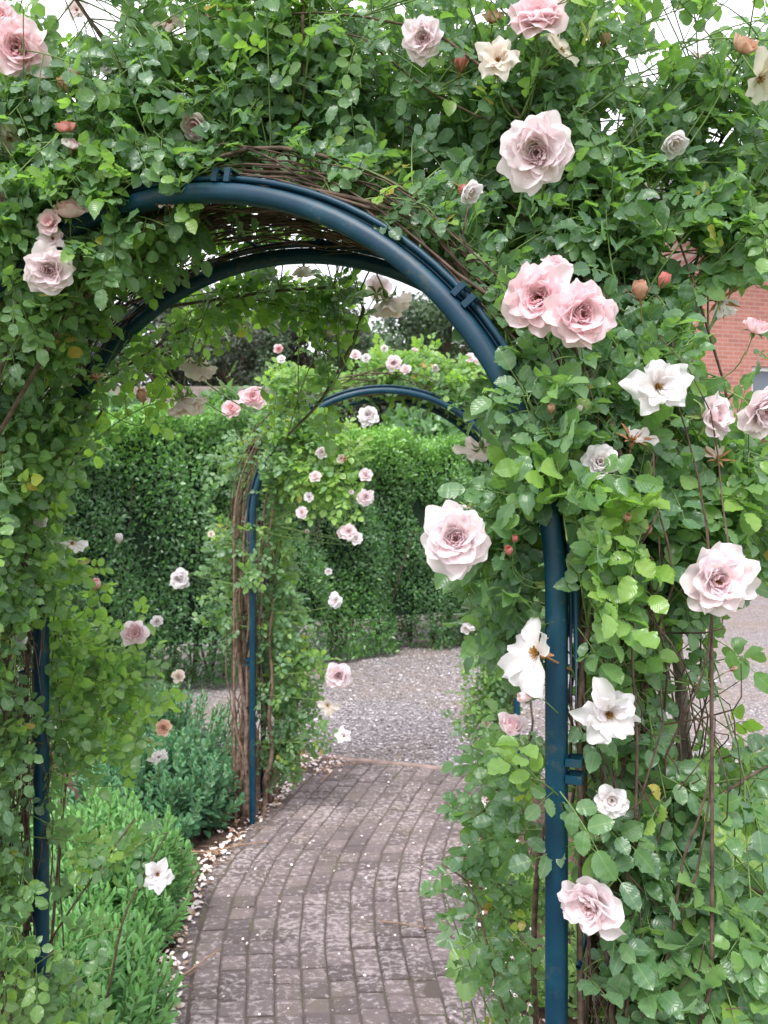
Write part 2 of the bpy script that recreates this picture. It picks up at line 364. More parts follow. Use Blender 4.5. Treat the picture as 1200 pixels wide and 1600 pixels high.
def smooth(P, k=2):
    for _ in range(k): P = np.vstack([P[:1], (P[:-2] + 2 * P[1:-1] + P[2:]) / 4, P[-1:]])
    return P
# ------------------------------------------------------------------ blossoms
def petal(mb, az, length, width, phi0, phi1, r0=.03, z0=0, cup=.5, ruff=.06, tip=.12, roll=.0, tint=.3, nu=8, nv=8, twist=0):
    """one petal growing from the axis; phi0..phi1 is the lean from the axis in radians from base to tip"""
    v = np.linspace(0, 1, nv); u = np.linspace(-1, 1, nu)
    phi = phi0 + (phi1 - phi0) * v ** 1.3
    phi = phi + roll * np.maximum(0, v - .75) / .25
    ds = length / (nv - 1); R = r0 + np.concatenate([[0], np.cumsum(np.sin(phi[:-1]))]) * ds; Z = z0 + np.concatenate([[0], np.cumsum(np.cos(phi[:-1]))]) * ds
    prof = width * (.18 + .82 * np.sin(np.pi * .5 * np.minimum(1, v / .72)) ** 1.1) * np.where(v > .72, 1 - .38 * ((v - .72) / .28) ** 2, 1)
    p1, p2 = rng.uniform(0, 6.3, 2); amp = ruff * length
    G = np.zeros((nu, nv, 3))
    for i, uu in enumerate(u):
        x = uu * prof * .5
        lift = cup * (uu ** 2) * prof * .35
        ed = amp * (abs(uu) ** 1.5 * .6 + .4 * v ** 3) * np.sin(p1 + uu * 4.2 + v * 3.0) * v + amp * .5 * np.sin(p2 + v * 8 + uu * 2) * abs(uu)
        rr = R - (lift + ed) * np.cos(phi); zz = Z + (lift + ed) * np.sin(phi)
        ext = tip * length * (1 - abs(uu) ** 1.2) * v ** 4 - .10 * length * abs(uu) ** 3 * v ** 3
        rr = rr + ext * np.sin(phi[-1]); zz = zz + ext * np.cos(phi[-1])
        a = az + twist * v
        ca, sa = np.cos(a), np.sin(a)
        G[i, :, 0] = rr * ca - x * sa; G[i, :, 1] = rr * sa + x * ca; G[i, :, 2] = zz
    uv = np.stack(np.meshgrid(u * .5 + .5, v, indexing='ij'), -1).reshape(-1, 2)
    mb.grid(G, tint, uv)
GA = 2.39996
def stamens(n=26, r=.1, h=.12):
    mb = MB()
    for k in range(n):
        a = rng.uniform(0, 6.28); rr = r * math.sqrt(rng.random()); t = np.linspace(0, 1, 4)[:, None]
        e = np.array([rr * math.cos(a) * 1.6, rr * math.sin(a) * 1.6, h * rng.uniform(.7, 1.2)]); s0 = np.array([rr * .3 * math.cos(a), rr * .3 * math.sin(a), .02])
        mb.tube(s0 + (e - s0) * t, [.006, .005, .012, .010], 4)
    return mb
def sepals(n=5, L=.3, phi0=1.3, phi1=2.3):
    mb = MB()
    for k in range(n): petal(mb, k * 6.283 / n + .3, L * rng.uniform(.8, 1.1), .12, phi0, phi1, .03, -.02, .5, .05, .5, tint=0, nu=4, nv=6)
    t = np.linspace(0, 1, 5)[:, None]
    th = np.linspace(0, 2 * np.pi, 8, endpoint=False)
    prof = [(.0, -.20), (.035, -.19), (.06, -.13), (.065, -.06), (.04, 0)]
    G = np.array([[[r * math.cos(a), r * math.sin(a), z] for r, z in prof] for a in th]); mb.grid(G, 0, closed_u=True)
    mb.tube(np.array([0, 0, -.19]) + t * np.array([.05, .04, -.7]), [.022, .02, .018, .018, .016], 5)
    return mb
# unit flower: radius about .5 (diameter 1); axis +Z
def make_full(kind, openness=1.0):
    mb = MB(); sk = rng.uniform(-.12, .12, 2)
    def ring(n, L, W, p0, p1, r0, z0, cup, ruff, tip, roll, ta, tb, tw=0, ph=0, nv=9):
        for k in range(n):
            a = k * GA + ph + rng.normal(0, .22); lean = sk[0] * math.cos(a) + sk[1] * math.sin(a)
            petal(mb, a, L * rng.uniform(.82, 1.12), W * rng.uniform(.8, 1.2), p0, p1 + lean + rng.normal(0, .17), r0, z0, cup * rng.uniform(.5, 1.4), ruff, tip * rng.uniform(.2, 1.6), roll=roll * rng.uniform(.2, 1.4), tint=rng.uniform(ta, tb), nu=9, nv=nv, twist=tw * rng.uniform(.3, 1.5))
    ring(8, .52, .50, .9, 1.62 * openness, .03, 0, .35, .10, .14, .9, .0, .15)
    ring(9, .47, .42, .65, 1.32 * openness, .03, .03, .5, .11, .11, .8, .05, .25, ph=1)
    ring(9, .40, .35, .5, 1.0 * openness, .03, .05, .8, .12, .08, .6, .1, .4, .1, 2)
    ring(8, .33, .27, .55, .55, .02, .05, 1.0, .12, .04, .2, .2, .6, .3, 3, 8)
    ring(8, .29, .20, .6, .1, .015, .05, 1.2, .12, .0, -.3, .3, .75, .5, 0, 8)
    ring(6, .27, .14, .5, -.25, .01, .05, 1.2, .12, .0, -.4, .4, .9, .8, 1, 8)
    return mb, (stamens(14, .05, .22) if kind == 'open' else None), sepals(5, .26)
def make_loose(np_=5, droop=0):
    mb = MB()
    for k in range(np_):
        a = k * 6.283 / np_ + rng.normal(0, .16)
        petal(mb, a, .50 * rng.uniform(.80, 1.15), .44 * rng.uniform(.8, 1.15), .95, 1.55 + droop + rng.normal(0, .25), .03, 0, rng.uniform(-.5, .5), .14, .26, roll=rng.uniform(.2, 1.2), tint=rng.uniform(0, .15), nu=9)
    for k in range(5): petal(mb, k * GA + .4, .40 * rng.uniform(.8, 1.1), .36, .8, 1.25 + rng.normal(0, .2), .03, .02, .5, .16, .12, roll=.7, tint=rng.uniform(.05, .3), nu=9)
    for k in range(6): petal(mb, rng.uniform(0, 6.28), .26 * rng.uniform(.8, 1.2), .2, .7, 1.2, .03, .03, .8, .14, .05, roll=.5, tint=rng.uniform(.1, .4))
    return mb, stamens(20, .04, .13), sepals(5, .25)
def make_small():
    mb = MB()
    for k in range(7): petal(mb, k * GA, .50, .46, .75, 1.3 + rng.normal(0, .15), .03, 0, .5, .08, .1, roll=.7, tint=rng.uniform(0, .2))
    for k in range(7): petal(mb, k * GA + 1, .40, .34, .4, .85 + rng.normal(0, .15), .03, .04, .8, .1, .05, roll=.3, tint=rng.uniform(.15, .5))
    for k in range(6): petal(mb, k * GA + 2, .30, .24, .2, .35 + rng.normal(0, .15), .02, .05, 1.1, .1, 0, tint=rng.uniform(.4, .8), twist=.4)
    return mb, None, sepals(5, .3)
def make_cup():
    mb = MB()
    for k in range(6): petal(mb, k * 1.05 + rng.normal(0, .15), .62 * rng.uniform(.85, 1.1), .62, 1.35, .05 + rng.normal(0, .22), .04, 0, .8, .08, .08, roll=rng.uniform(.6, 1.6), tint=rng.uniform(0, .4), nu=9, nv=9)
    for k in range(6): petal(mb, k * GA + .6, .58 * rng.uniform(.85, 1.1), .48, 1.1, -.35, .03, .02, 1.0, .08, .04, roll=.3, tint=rng.uniform(.2, .7), twist=.4, nv=9)
    for k in range(5): petal(mb, k * 1.6, .52, .32, .75, -.5, .03, .02, 1.2, .08, .02, tint=.8, twist=.8, nv=9)
    return mb, None, sepals(5, .34, 1.2, 2.1)
def make_bud():
    mb = MB()
    for k in range(5): petal(mb, k * 1.3, .95, .72, .65, -.42, .05, 0, 1.15, .02, .04, tint=rng.uniform(.2, .9), twist=.9, nu=8, nv=9)
    for k in range(3): petal(mb, k * 2.1 + .5, .92, .5, .45, -.35, .04, .02, 1.2, .02, .02, tint=.9, twist=1.1)
    return mb, None, sepals(5, .62, .95, .5)
def make_droop():
    mb = MB()
    for a, ph, L in ((.2, 2.0, .72), (.9, 2.25, .66), (1.6, 2.0, .7), (-.7, 2.1, .55), (3.3, .6, .45), (-1.6, 1.9, .6)):
        petal(mb, a, L, .44, 1.2, ph, .03, 0, .2, .10, .08, roll=.3, tint=rng.uniform(0, .15), nu=9)
    return mb, stamens(26, .07, .12), sepals(5, .25)
def make_spent():
    mb = MB()
    for k in range(3): petal(mb, k * .8 + rng.normal(0, .2), .6, .34, 1.0, 2.0, .03, 0, .6, .16, .02, roll=.4, tint=rng.uniform(.3, .9))
    return mb, stamens(22, .09, .16), sepals(6, .55, 1.0, 1.3)
FLOWER_LIB = {}
def lib(kind, var, mat, brown=False):
    key = (kind, var, mat.name, brown)
    if key not in FLOWER_LIB:
        mk = dict(full=lambda: make_full('closed'), open=lambda: make_full('open', 1.05), loose=lambda: make_loose(5), loose_droop=lambda: make_loose(5, .35), small=make_small, cup=make_cup, bud=make_bud, droop=make_droop, spent=make_spent)[kind]
        p, s, c = mk()
        FLOWER_LIB[key] = (p.mesh('petals', mat), s.mesh('stamens', M_STAMEN) if s else None, c.mesh('calyx', M_BSEPAL if brown else M_SEPAL))
    return FLOWER_LIB[key]
def bloom(plant, root, px, py, d, Y, kind, mat, face=(0, -1, .1), spin=None, brown=False, label=None, var=None):
    c = at(px, py, Y); diam = d / F * Y
    ob = link({'bud': 'rose_bud', 'spent': 'faded_blossom'}.get(kind, 'rose_blossom'), None, root); ob.empty_display_size = .02
    pm, sm, cm = lib(kind, var if var is not None else int(rng.integers(0, 4)), mat, brown)
    z = Vector(face).normalized(); q = z.to_track_quat('Z', 'Y').to_matrix().to_4x4()
    sp = Matrix.Rotation(rng.uniform(0, 6.28) if spin is None else spin, 4, 'Z')
    off = z * (-.12 * diam)
    if kind in ('bud', 'cup'): off = z * (-.40 * diam)
    ob.matrix_local = Matrix.Translation(Vector(c) - Vector(root.location) + off) @ q @ sp @ Matrix.Scale(diam, 4)
    p = link('petals', pm, ob)
    if sm: link('stamens', sm, ob)
    link('calyx', cm, ob)
    if label: ob['label'] = label
    # a stalk from the nearest cane
    back = c + np.array(off) - np.array(z) * diam * .75
    nd = plant.allnodes; dd = np.linalg.norm(nd - (back + np.array([0, .05, -.05])), axis=1) + np.where(nd[:, 1] < c[1] - .02, .5, 0); j = int(np.argmin(dd))
    st = nd[j]; t = np.linspace(0, 1, 8)[:, None]; m1 = back - np.array(z) * .04 + np.array([0, .02, -.03])
    pts = (1 - t) ** 2 * st + 2 * t * (1 - t) * m1 + t ** 2 * back
    plant.green.tube(pts, np.linspace(.0024, .0016, 8) * max(.5, min(1.2, diam / .07)), 5)
    return ob
PK, PL, WH, CR, DP, PE = P_PINK, P_PALE, P_WHITE, P_CREAM, P_DEEP, P_PEACH
# px, py, diameter px, Y, kind, petals, facing, spin/None, brown calyx
FL_R = [
 (840, 238, 112, 1.13, 'full', PL, (-.35, -1, -.45), 1.0, 0), (738, 303, 38, 1.2, 'cup', WH, (.5, -.5, -.5), None, 1),
 (843, 468, 104, 1.12, 'open', PK, (-.45, -1, .0), 0.4, 0), (905, 492, 104, 1.08, 'open', PK, (.12, -1, -.12), 2.0, 0), (868, 422, 58, 1.15, 'small', PK, (.1, -.6, .7), None, 0),
 (1030, 603, 96, 1.12, 'loose', WH, (.05, -1, .12), .5, 0), (898, 588, 25, 1.12, 'bud', PE, (.1, -.3, 1), None, 0),
 (1108, 650, 84, 1.18, 'small', PL, (.6, -.8, .1), None, 0), (1190, 640, 88, 1.15, 'full', PL, (.15, -.8, -.4), None, 0),
 (937, 723, 62, 1.12, 'small', WH, (-.1, -1, .2), None, 0), (990, 685, 56, 1.15, 'spent', WH, (.1, -.5, .8), None, 1),
 (712, 842, 108, 1.10, 'full', PL, (-.15, -1, .12), 0.0, 0), (804, 843, 15, 1.12, 'bud', DP, (.1, -.4, 1), None, 0), (795, 862, 20, 1.11, 'bud', DP, (-.3, -.6, .8), None, 0),
 (1118, 908, 112, 1.10, 'open', PL, (.05, -1, .12), 1.2, 0), (832, 1018, 98, 1.12, 'droop', WH, (-.75, -.5, .35), 3.6, 1),
 (953, 1118, 102, 1.10, 'loose', WH, (.05, -1, -.05), 1.9, 0), (822, 1090, 26, 1.12, 'bud', PL, (-.9, -.3, .15), None, 0), (800, 1130, 46, 1.18, 'cup', PL, (.1, -.5, .9), None, 0),
 (955, 1250, 56, 1.12, 'small', WH, (-.1, -1, .15), None, 0), (925, 1412, 98, 1.10, 'open', PL, (-.7, -.75, -.1), .8, 0),
 (1055, 226, 40, 1.3, 'cup', WH, (.1, -.5, -.6), None, 0), (840, 32, 92, 1.25, 'open', PK, (-.1, -.8, .5), None, 0), (778, 92, 64, 1.22, 'loose', CR, (-.2, -1, .1), None, 1),
 (662, 62, 66, 1.3, 'full', PL, (-.2, -.9, -.3), None, 0), (880, 78, 52, 1.3, 'droop', CR, (.4, -.6, .3), None, 0), (1168, 64, 46, 1.25, 'cup', PE, (.3, -.6, .7), None, 0),
 (1190, 125, 70, 1.3, 'droop', CR, (.2, -.5, -.7), None, 0), (1095, 90, 34, 1.5, 'spent', WH, (0, -.5, .5), None, 1), (1186, 505, 42, 1.2, 'cup', PK, (.2, -.5, .8), None, 0),
 (1125, 470, 50, 1.35, 'spent', WH, (.1, -.7, -.2), None, 1), (1000, 457, 36, 1.22, 'bud', PE, (-.2, -.4, .8), None, 1), (1036, 440, 28, 1.22, 'bud', DP, (.3, -.4, .8), None, 0),
 (1146, 1046, 14, 1.2, 'bud', PE, (.8, -.3, .4), None, 1), (980, 810, 18, 1.1, 'bud', PE, (0, -.6, .6), None, 1), (862, 640, 18, 1.12, 'bud', PE, (-.2, -.4, .8), None, 1),
 (1122, 715, 40, 1.2, 'spent', CR, (0, -.6, .5), None, 1), (905, 640, 15, 1.12, 'bud', WH, (.2, -.4, .8), None, 0), (726, 300, 22, 1.22, 'bud', DP, (-.5, -.4, .5), None, 1),
 (1010, 830, 20, 1.15, 'bud', PE, (.3, -.4, .7), None, 1), (752, 706, 60, 1.5, 'droop', CR, (.1, .5, -.9), None, 0), (733, 792, 34, 1.2, 'spent', WH, (0, -.3, .9), None, 0),
 (720, 100, 30, 1.35, 'bud', DP, (0, -.5, .7), None, 1), (770, 20, 34, 1.4, 'cup', PE, (0, -.5, .7), None, 1), (945, 65, 24, 1.4, 'bud', PE, (0, -.5, .7), None, 0),
]
FL_L = [
 (30, 78, 92, 1.45, 'full', PK, (.1, -1, -.25), None, 0), (2, 28, 52, 1.45, 'small', PK, (.1, -1, .1), None, 0), (101, 193, 36, 1.42, 'cup', DP, (-.1, -.4, 1), None, 0), (114, 222, 26, 1.42, 'cup', PL, (.3, -.5, .7), None, 1),
 (101, 134, 27, 1.45, 'bud', PE, (-.3, -.4, .8), None, 0), (117, 117, 18, 1.45, 'bud', DP, (.2, -.4, 1), None, 0), (302, 198, 42, 1.42, 'cup', PL, (0, -.8, -.6), None, 0), (166, 105, 28, 1.5, 'small', WH, (.1, -1, 0), None, 0),
 (15, 218, 50, 1.5, 'droop', CR, (0, -.6, -.7), None, 0), (107, 320, 50, 1.42, 'cup', PK, (.1, -.5, .8), None, 0), (80, 350, 46, 1.42, 'small', PK, (-.2, -.9, .2), None, 0), (82, 372, 40, 1.43, 'loose', PL, (.2, -.9, .2), None, 0), (78, 422, 76, 1.40, 'full', PL, (.2, -.9, -.35), None, 0),
 (4, 312, 34, 1.5, 'small', PL, (.2, -1, 0), None, 0), (265, 32, 44, 1.5, 'droop', PK, (0, -.6, .6), None, 1), (120, 15, 36, 1.6, 'loose', PL, (0, -1, 0), None, 0), (328, 32, 34, 1.6, 'spent', PL, (0, -.5, -.3), None, 1), (262, 318, 28, 1.42, 'spent', CR, (0, -.5, .5), None, 1),
 (310, 572, 58, 2.0, 'open', CR, (-.3, .5, -.7), None, 0), (288, 628, 66, 1.95, 'open', CR, (.3, .35, -.8), None, 0), (607, 472, 68, 1.95, 'full', CR, (.3, .4, -.7), None, 0), (590, 455, 52, 2.0, 'small', PL, (.2, .5, .6), None, 0), (475, 430, 34, 2.0, 'cup', CR, (0, .3, -.9), None, 0), (515, 516, 26, 2.0, 'cup', CR, (0, -.3, .9), None, 0),
 (396, 622, 40, 2.5, 'full', PK, (0, -1, .4), None, 0), (363, 640, 34, 2.5, 'small', PK, (-.2, -1, .3), None, 0), (222, 620, 24, 1.9, 'bud', PE, (0, -.4, .6), None, 1),
 (210, 988, 40, 2.1, 'cup', PL, (.2, -.8, .3), None, 0), (245, 972, 22, 2.15, 'small', WH, (.2, -.7, .5), None, 0), (150, 915, 22, 2.1, 'bud', PK, (.1, -.4, .8), None, 0), (113, 850, 34, 1.95, 'droop', WH, (0, -.5, -.6), None, 0), (279, 1058, 24, 2.1, 'small', CR, (0, -.7, .6), None, 0), (256, 1138, 28, 2.1, 'small', PE, (.2, -.8, .4), None, 0),
 (32, 1000, 26, 1.9, 'small', WH, (0, -1, .2), None, 0), (247, 1366, 50, 1.9, 'loose', WH, (.3, -.8, .3), None, 0), (248, 1183, 30, 2.2, 'loose', WH, (.1, -.3, .8), None, 0), (186, 843, 18, 2.1, 'bud', WH, (.1, -.3, 1), None, 0), (62, 815, 22, 1.9, 'cup', WH, (0, -1, 0), None, 0), (150, 590, 20, 1.8, 'spent', PE, (0, -.5, .5), None, 1),
]
FL_2L = [
 (576, 650, 34, 3.9, 'full', WH), (435, 545, 14, 4.3, 'cup', PK), (440, 562, 16, 4.3, 'small', WH), (545, 832, 26, 3.85, 'full', PL), (557, 842, 24, 3.85, 'small', WH), (572, 743, 24, 3.85, 'small', PL), (571, 777, 26, 3.85, 'full', PL), (493, 746, 22, 3.85, 'small', PL), (483, 777, 18, 3.85, 'small', WH), (472, 802, 22, 3.85, 'small', PL), (550, 770, 12, 3.85, 'bud', WH), (537, 832, 20, 3.85, 'cup', PL),
 (524, 939, 24, 3.95, 'full', WH), (513, 893, 13, 3.95, 'small', WH), (529, 1055, 42, 3.9, 'open', PL), (512, 1102, 26, 3.95, 'droop', CR), (537, 1150, 26, 3.95, 'loose', WH), (532, 717, 16, 3.9, 'small', CR), (282, 904, 34, 4.0, 'full', WH), (480, 830, 10, 3.9, 'bud', WH), (540, 718, 10, 3.9, 'bud', PE), (503, 706, 20, 3.9, 'cup', WH), (330, 835, 12, 4, 'small', CR)]
FL_2R = [
 (555, 556, 20, 4.1, 'small', PL), (615, 568, 24, 4.1, 'full', PL), (634, 578, 20, 4.1, 'small', PL), (600, 545, 14, 4.3, 'small', WH), (572, 560, 16, 4.2, 'small', WH), (735, 560, 18, 4.3, 'small', PL), (745, 566, 14, 4.3, 'small', PL), (680, 575, 13, 4.2, 'cup', WH), (737, 975, 22, 4.2, 'small', WH), (727, 982, 16, 4.2, 'cup', WH), (738, 1060, 12, 4.2, 'spent', WH), (760, 1130, 16, 4.2, 'small', CR), (648, 548, 12, 4.4, 'small', PL)]
for L_ in (FL_R, FL_L):
    for f in L_:
        if f[2] > 20: OPEN_ELL.append((f[0], f[1], f[2] * (.56 if f[2] > 60 else .5), f[2] * (.56 if f[2] > 60 else .5), f[3] + .04))
for f in FL_2L + FL_2R: OPEN_ELL.append((f[0], f[1], f[2] * .5, f[2] * .5, f[3] + .05))
# the passage and the outline of the hoop stay clipped free of leaves
OPEN_ELL += [(600, 900, 95, 150, 3.6), (400, 760, 150, 110, 3.6), (560, 1350, 110, 330, 3.6), (390, 1180, 95, 130, 3.6), (300, 800, 100, 90, 3.6), (665, 1000, 50, 80, 3.6), (635, 1150, 75, 90, 3.6), (420, 950, 120, 150, 3.6), (650, 690, 85, 70, 3.6), (620, 590, 95, 60, 3.6), (665, 480, 28, 30, 3.0), (630, 442, 28, 20, 3.0), (420, 560, 55, 45, 3.6), (350, 1000, 70, 90, 3.6)]
for t0, r0 in [(2.05, 20), (2.15, 20), (2.27, 20), (2.4, 22), (2.53, 22), (2.66, 24), (1.93, 18), (1.66, 18), (1.6, 22), (1.54, 22), (1.48, 22), (1.42, 22), (1.36, 20), (1.29, 20), (1.22, 16), (1.12, 18), (1.06, 26), (1.0, 28), (.94, 30), (.88, 30)]:
    q = proj(AR1.pt(t0, .0, 0)); OPEN_ELL.append((q[0][0], q[1][0], r0 + 12, r0 + 16, 1.6))
for t0 in np.linspace(2.78, 3.05, 4):
    q = proj(AR1.pt(t0, .0, 0)); OPEN_ELL.append((q[0][0], q[1][0], 26, 24, 1.6))
for zz in (1.30, 1.22, .98, .82, .74, .60):
    q = proj(AR1.pt(LT - zz, 0, AR1.D)); OPEN_ELL.append((q[0][0], q[1][0], 27, 34, 2.02))
OPEN_ELL += [(1095, 55, 22, 28, 3), (1150, 22, 26, 18, 3), (960, 20, 24, 16, 3), (130, 25, 70, 34, 3), (400, 20, 16, 12, 3), (620, 20, 14, 14, 3)]
OPEN_ELL += [(1066, 1110, 22, 85, 1.48), (1066, 1030, 22, 40, 1.48)]
for t0 in np.linspace(2.35, 3.24, 9):
    q = proj(AR1.pt(t0, .0, AR1.D)); OPEN_ELL.append((q[0][0], q[1][0], 20, 20, 2.2))
for (x_, y_) in [(1085, 410), (1140, 470), (1125, 540), (1165, 560), (1160, 1080), (1150, 1000), (1185, 960), (1140, 1150), (1165, 1330), (1050, 40), (960, 190), (1020, 300)]:
    OPEN_ELL.append((x_, y_, 30, 26, 3))
for (x_, y_, r_) in [(150, 22, 48), (95, 8, 34), (1150, 15, 40), (1000, 110, 34), (1120, 215, 26), (1185, 1000, 34), (1060, 395, 36), (1120, 1110, 34), (250, 90, 10), (510, 95, 12), (770, 15, 14)]:
    OPEN_ELL.append((x_, y_, r_, r_ * .8, 3))
# ---- rose on the right side of the foreground arch
rR = thing('climbing_rose', 'pink and white climbing rose covering the right post and right half of the foreground arch', 'climbing rose', (.45, 1.5, 0), 'climbing roses on the arches')
rL = thing('climbing_rose', 'climbing rose with pink blossoms and buds smothering the left side of the foreground arch', 'climbing rose', (-.98, 1.9, 0), 'climbing roses on the arches')
pR = Plant(); pL = Plant()
for k in range(9):
    P = wander(AR1, -.03, rng.uniform(1.8, 3.0), rng.uniform(.03, .12), rng.uniform(.05, .35), ramp_r=.02, rlim=(.03, .20)); P = smooth(P, 3); pR.cane(P, rng.uniform(.005, .010), .003)
for k in range(9):
    P = wander(AR1, LT + .03, rng.uniform(2.4, 3.6), rng.uniform(.03, .12), rng.uniform(.05, .35), ramp_r=.02, rlim=(.03, .20)); P = smooth(P, 3); pL.cane(P, rng.uniform(.006, .010), .003)
# the old grey trunk right of the post
tr = np.array([at(1072, 1640, 1.6), at(1066, 1400, 1.55), at(1070, 1180, 1.5), at(1066, 1090, 1.5), at(1058, 1020, 1.5), at(1040, 960, 1.52), at(990, 880, 1.55), at(950, 760, 1.5), at(900, 560, 1.5)])
tr0 = at(1076, 1640, 1.6); tr = np.vstack([[tr0[0], tr0[1], -.03], tr]); tr = tr[np.r_[0, 2:len(tr)]]
tt = np.linspace(0, len(tr) - 1, 40); tr = smooth(np.stack([np.interp(tt, range(len(tr)), tr[:, i]) for i in range(3)], -1), 3)
mbt = MB(); mbt.tube(tr, np.linspace(.017, .008, 40) * (1 + .12 * rng.normal(size=40)), 10); mbt.build('old_trunk', M_GREYBARK, rR); pR.nodes.append(tr)
def bez(pts, n=14):
    P = np.array(pts, float); t = np.linspace(0, len(P) - 1, n); return smooth(np.stack([np.interp(t, range(len(P)), P[:, i]) for i in range(3)], -1), 2)
pR.cane(bez([AR1.pt(2.3, .06, .2), at(950, 430, 1.5), at(1060, 330, 1.5), at(1150, 180, 1.5), at(1230, 60, 1.5)]), .005, .003)
pR.cane(bez([AR1.pt(2.0, .06, .2), at(960, 540, 1.45), at(1060, 470, 1.4), at(1150, 430, 1.4), at(1240, 400, 1.4)]), .004, .002)
pR.cane(bez([AR1.pt(2.5, .06, .2), at(800, 250, 1.6), at(860, 100, 1.6), at(960, -60, 1.6)]), .005, .003)
pR.cane(bez([AR1.pt(2.8, .06, .2), at(620, 180, 1.7), at(600, 20, 1.7), at(640, -100, 1.7)]), .005, .003)
pR.cane(bez([AR1.pt(1.5, .08, .2), at(1000, 760, 1.35), at(1100, 700, 1.3), at(1240, 720, 1.3)]), .004, .002)
pR.cane(bez([AR1.pt(.9, .08, .2), at(960, 1230, 1.3), at(1010, 1380, 1.25), at(1100, 1350, 1.2), at(1240, 1420, 1.2)]), .004, .002)
pR.cane(bez([[.5, 1.5, 0], at(1000, 1500, 1.35), at(1030, 1350, 1.25), at(1120, 1240, 1.2), at(1230, 1180, 1.25)]), .004, .002)
pR.cane(bez([[.36, 1.6, 0], at(830, 1560, 1.65), at(838, 1330, 1.5), at(868, 1250, 1.4), at(860, 1100, 1.4)]), .007, .004)
pR.cane(bez([[.36, 1.8, 0], at(780, 1500, 1.8), at(780, 1270, 1.7), at(830, 1150, 1.6)]), .004, .003)
pR.cane(bez([[.36, 1.6, 0], at(800, 1620, 1.6), at(760, 1480, 1.6), at(740, 1380, 1.65), at(690, 1350, 1.7)]), .003, .002)
pL.cane(bez([AR1.pt(3.3, .06, .1), at(440, 260, 1.5), at(480, 160, 1.45), at(470, 40, 1.45), at(480, -60, 1.5)]), .006, .003)
pL.cane(bez([AR1.pt(3.1, .03, .02), at(432, 262, 1.42), at(490, 205, 1.5), at(560, 130, 1.6)]), .012, .007)
pL.cane(bez([AR1.pt(3.7, .06, .1), at(250, 250, 1.55), at(200, 120, 1.5), at(120, 0, 1.5), at(60, -80, 1.5)]), .005, .003)
pL.cane(bez([AR1.pt(4.0, .06, .1), at(60, 360, 1.6), at(-20, 250, 1.5), at(-80, 100, 1.5)]), .005, .003)
pL.cane(bez([AR1.pt(4.6, .06, .3), at(20, 900, 1.9), at(90, 760, 2.0), at(160, 640, 2.0)]), .005, .003)
pL.cane(bez([[-.95, 2.2, 0], at(90, 1350, 2.2), at(110, 1150, 2.2), at(200, 1000, 2.25)]), .005, .003)
pL.cane(bez([[-.9, 2.2, 0], at(60, 1500, 2.1), at(110, 1420, 2.0), at(210, 1280, 2.0)]), .004, .002)
pL.cane(bez([[-.85, 2.1, 0], at(170, 1560, 2.0), at(190, 1430, 1.95), at(262, 1300, 1.95)]), .004, .002)
pL.cane(bez([AR1.pt(3.0, .02, .39), at(585, 430, 1.95), at(555, 530, 1.95), at(505, 625, 1.95), at(450, 680, 1.95)]), .004, .0025)
pL.cane(bez([AR1.pt(3.3, .02, .39), at(400, 440, 2.0), at(300, 500, 2.05), at(215, 590, 2.05)]), .003, .002)
# the twiggy tangle between the hoops
for (p_, lo, hi) in ((pR, 1.3, 2.9), (pL, 2.6, 4.3)):
    for k in range(11):
        t0 = rng.uniform(lo, hi - .3); P = wander(AR1, t0, t0 + rng.uniform(.4, .9), rng.uniform(.08, .30), rng.uniform(.15, .4), ramp_r=.035, ramp_w=.04, rlim=(.06, .36), wlim=(.10, .45)); p_.cane(smooth(P, 2), rng.uniform(.002, .004), .0008, sides=5)
tang = MB()
for k in range(270):
    t0 = rng.uniform(1.2, 4.2); P = wander(AR1, t0, t0 + rng.uniform(.4, 1.4), rng.uniform(.0, .07), rng.uniform(.03, .37), ramp_r=.010, ramp_w=.03, rlim=(.012, .085)); P = smooth(P + rng.normal(0, .009, P.shape), 1)
    tang.tube(P, np.linspace(rng.uniform(.0015, .0035), .001, len(P)), 4)
for k in range(25):
    t0 = rng.uniform(1.6, 3.9); P = wander(AR1, t0, t0 + rng.uniform(.05, .35), rng.uniform(.02, .05), rng.uniform(.02, .1), ramp_r=.02, ramp_w=.07, rlim=(.01, .14)); tang.tube(smooth(P, 1), .0018, 4)
tang.build('twig_tangle', M_TWIG, rR)
# bare brown stems behind the right post
bs = MB()
for k in range(80):
    t0 = rng.uniform(-.03, .9); P = wander(AR1, t0, t0 + rng.uniform(.4, 1.2), rng.uniform(.03, .17), rng.uniform(.02, .38), ramp_r=.022, ramp_w=.035, rlim=(.03, .21)); bs.tube(smooth(P, 1), np.linspace(rng.uniform(.002, .006), .0012, len(P)), 5)
for k in range(170):
    t0 = rng.uniform(.3, 1.7); P = wander(AR1, t0, t0 + rng.uniform(.06, .3), rng.uniform(.03, .18), rng.uniform(.02, .3), n=7, ramp_r=.035, ramp_w=.05, rlim=(.03, .25)); bs.tube(smooth(P, 1), np.linspace(.0016, .0008, len(P)), 4)
bs.build('bare_stems', M_TWIG, rR)
bs = MB()
for k in range(44):
    t0 = rng.uniform(-.03, .6); P = wander(AR1, LT - t0, LT - t0 - rng.uniform(.6, 1.5), rng.uniform(.03, .2), rng.uniform(.1, .45), ramp_r=.012, ramp_w=.02, rlim=(.025, .28), wlim=(.02, .5)); bs.tube(smooth(P, 1), np.linspace(rng.uniform(.002, .004), .0015, len(P)), 5)
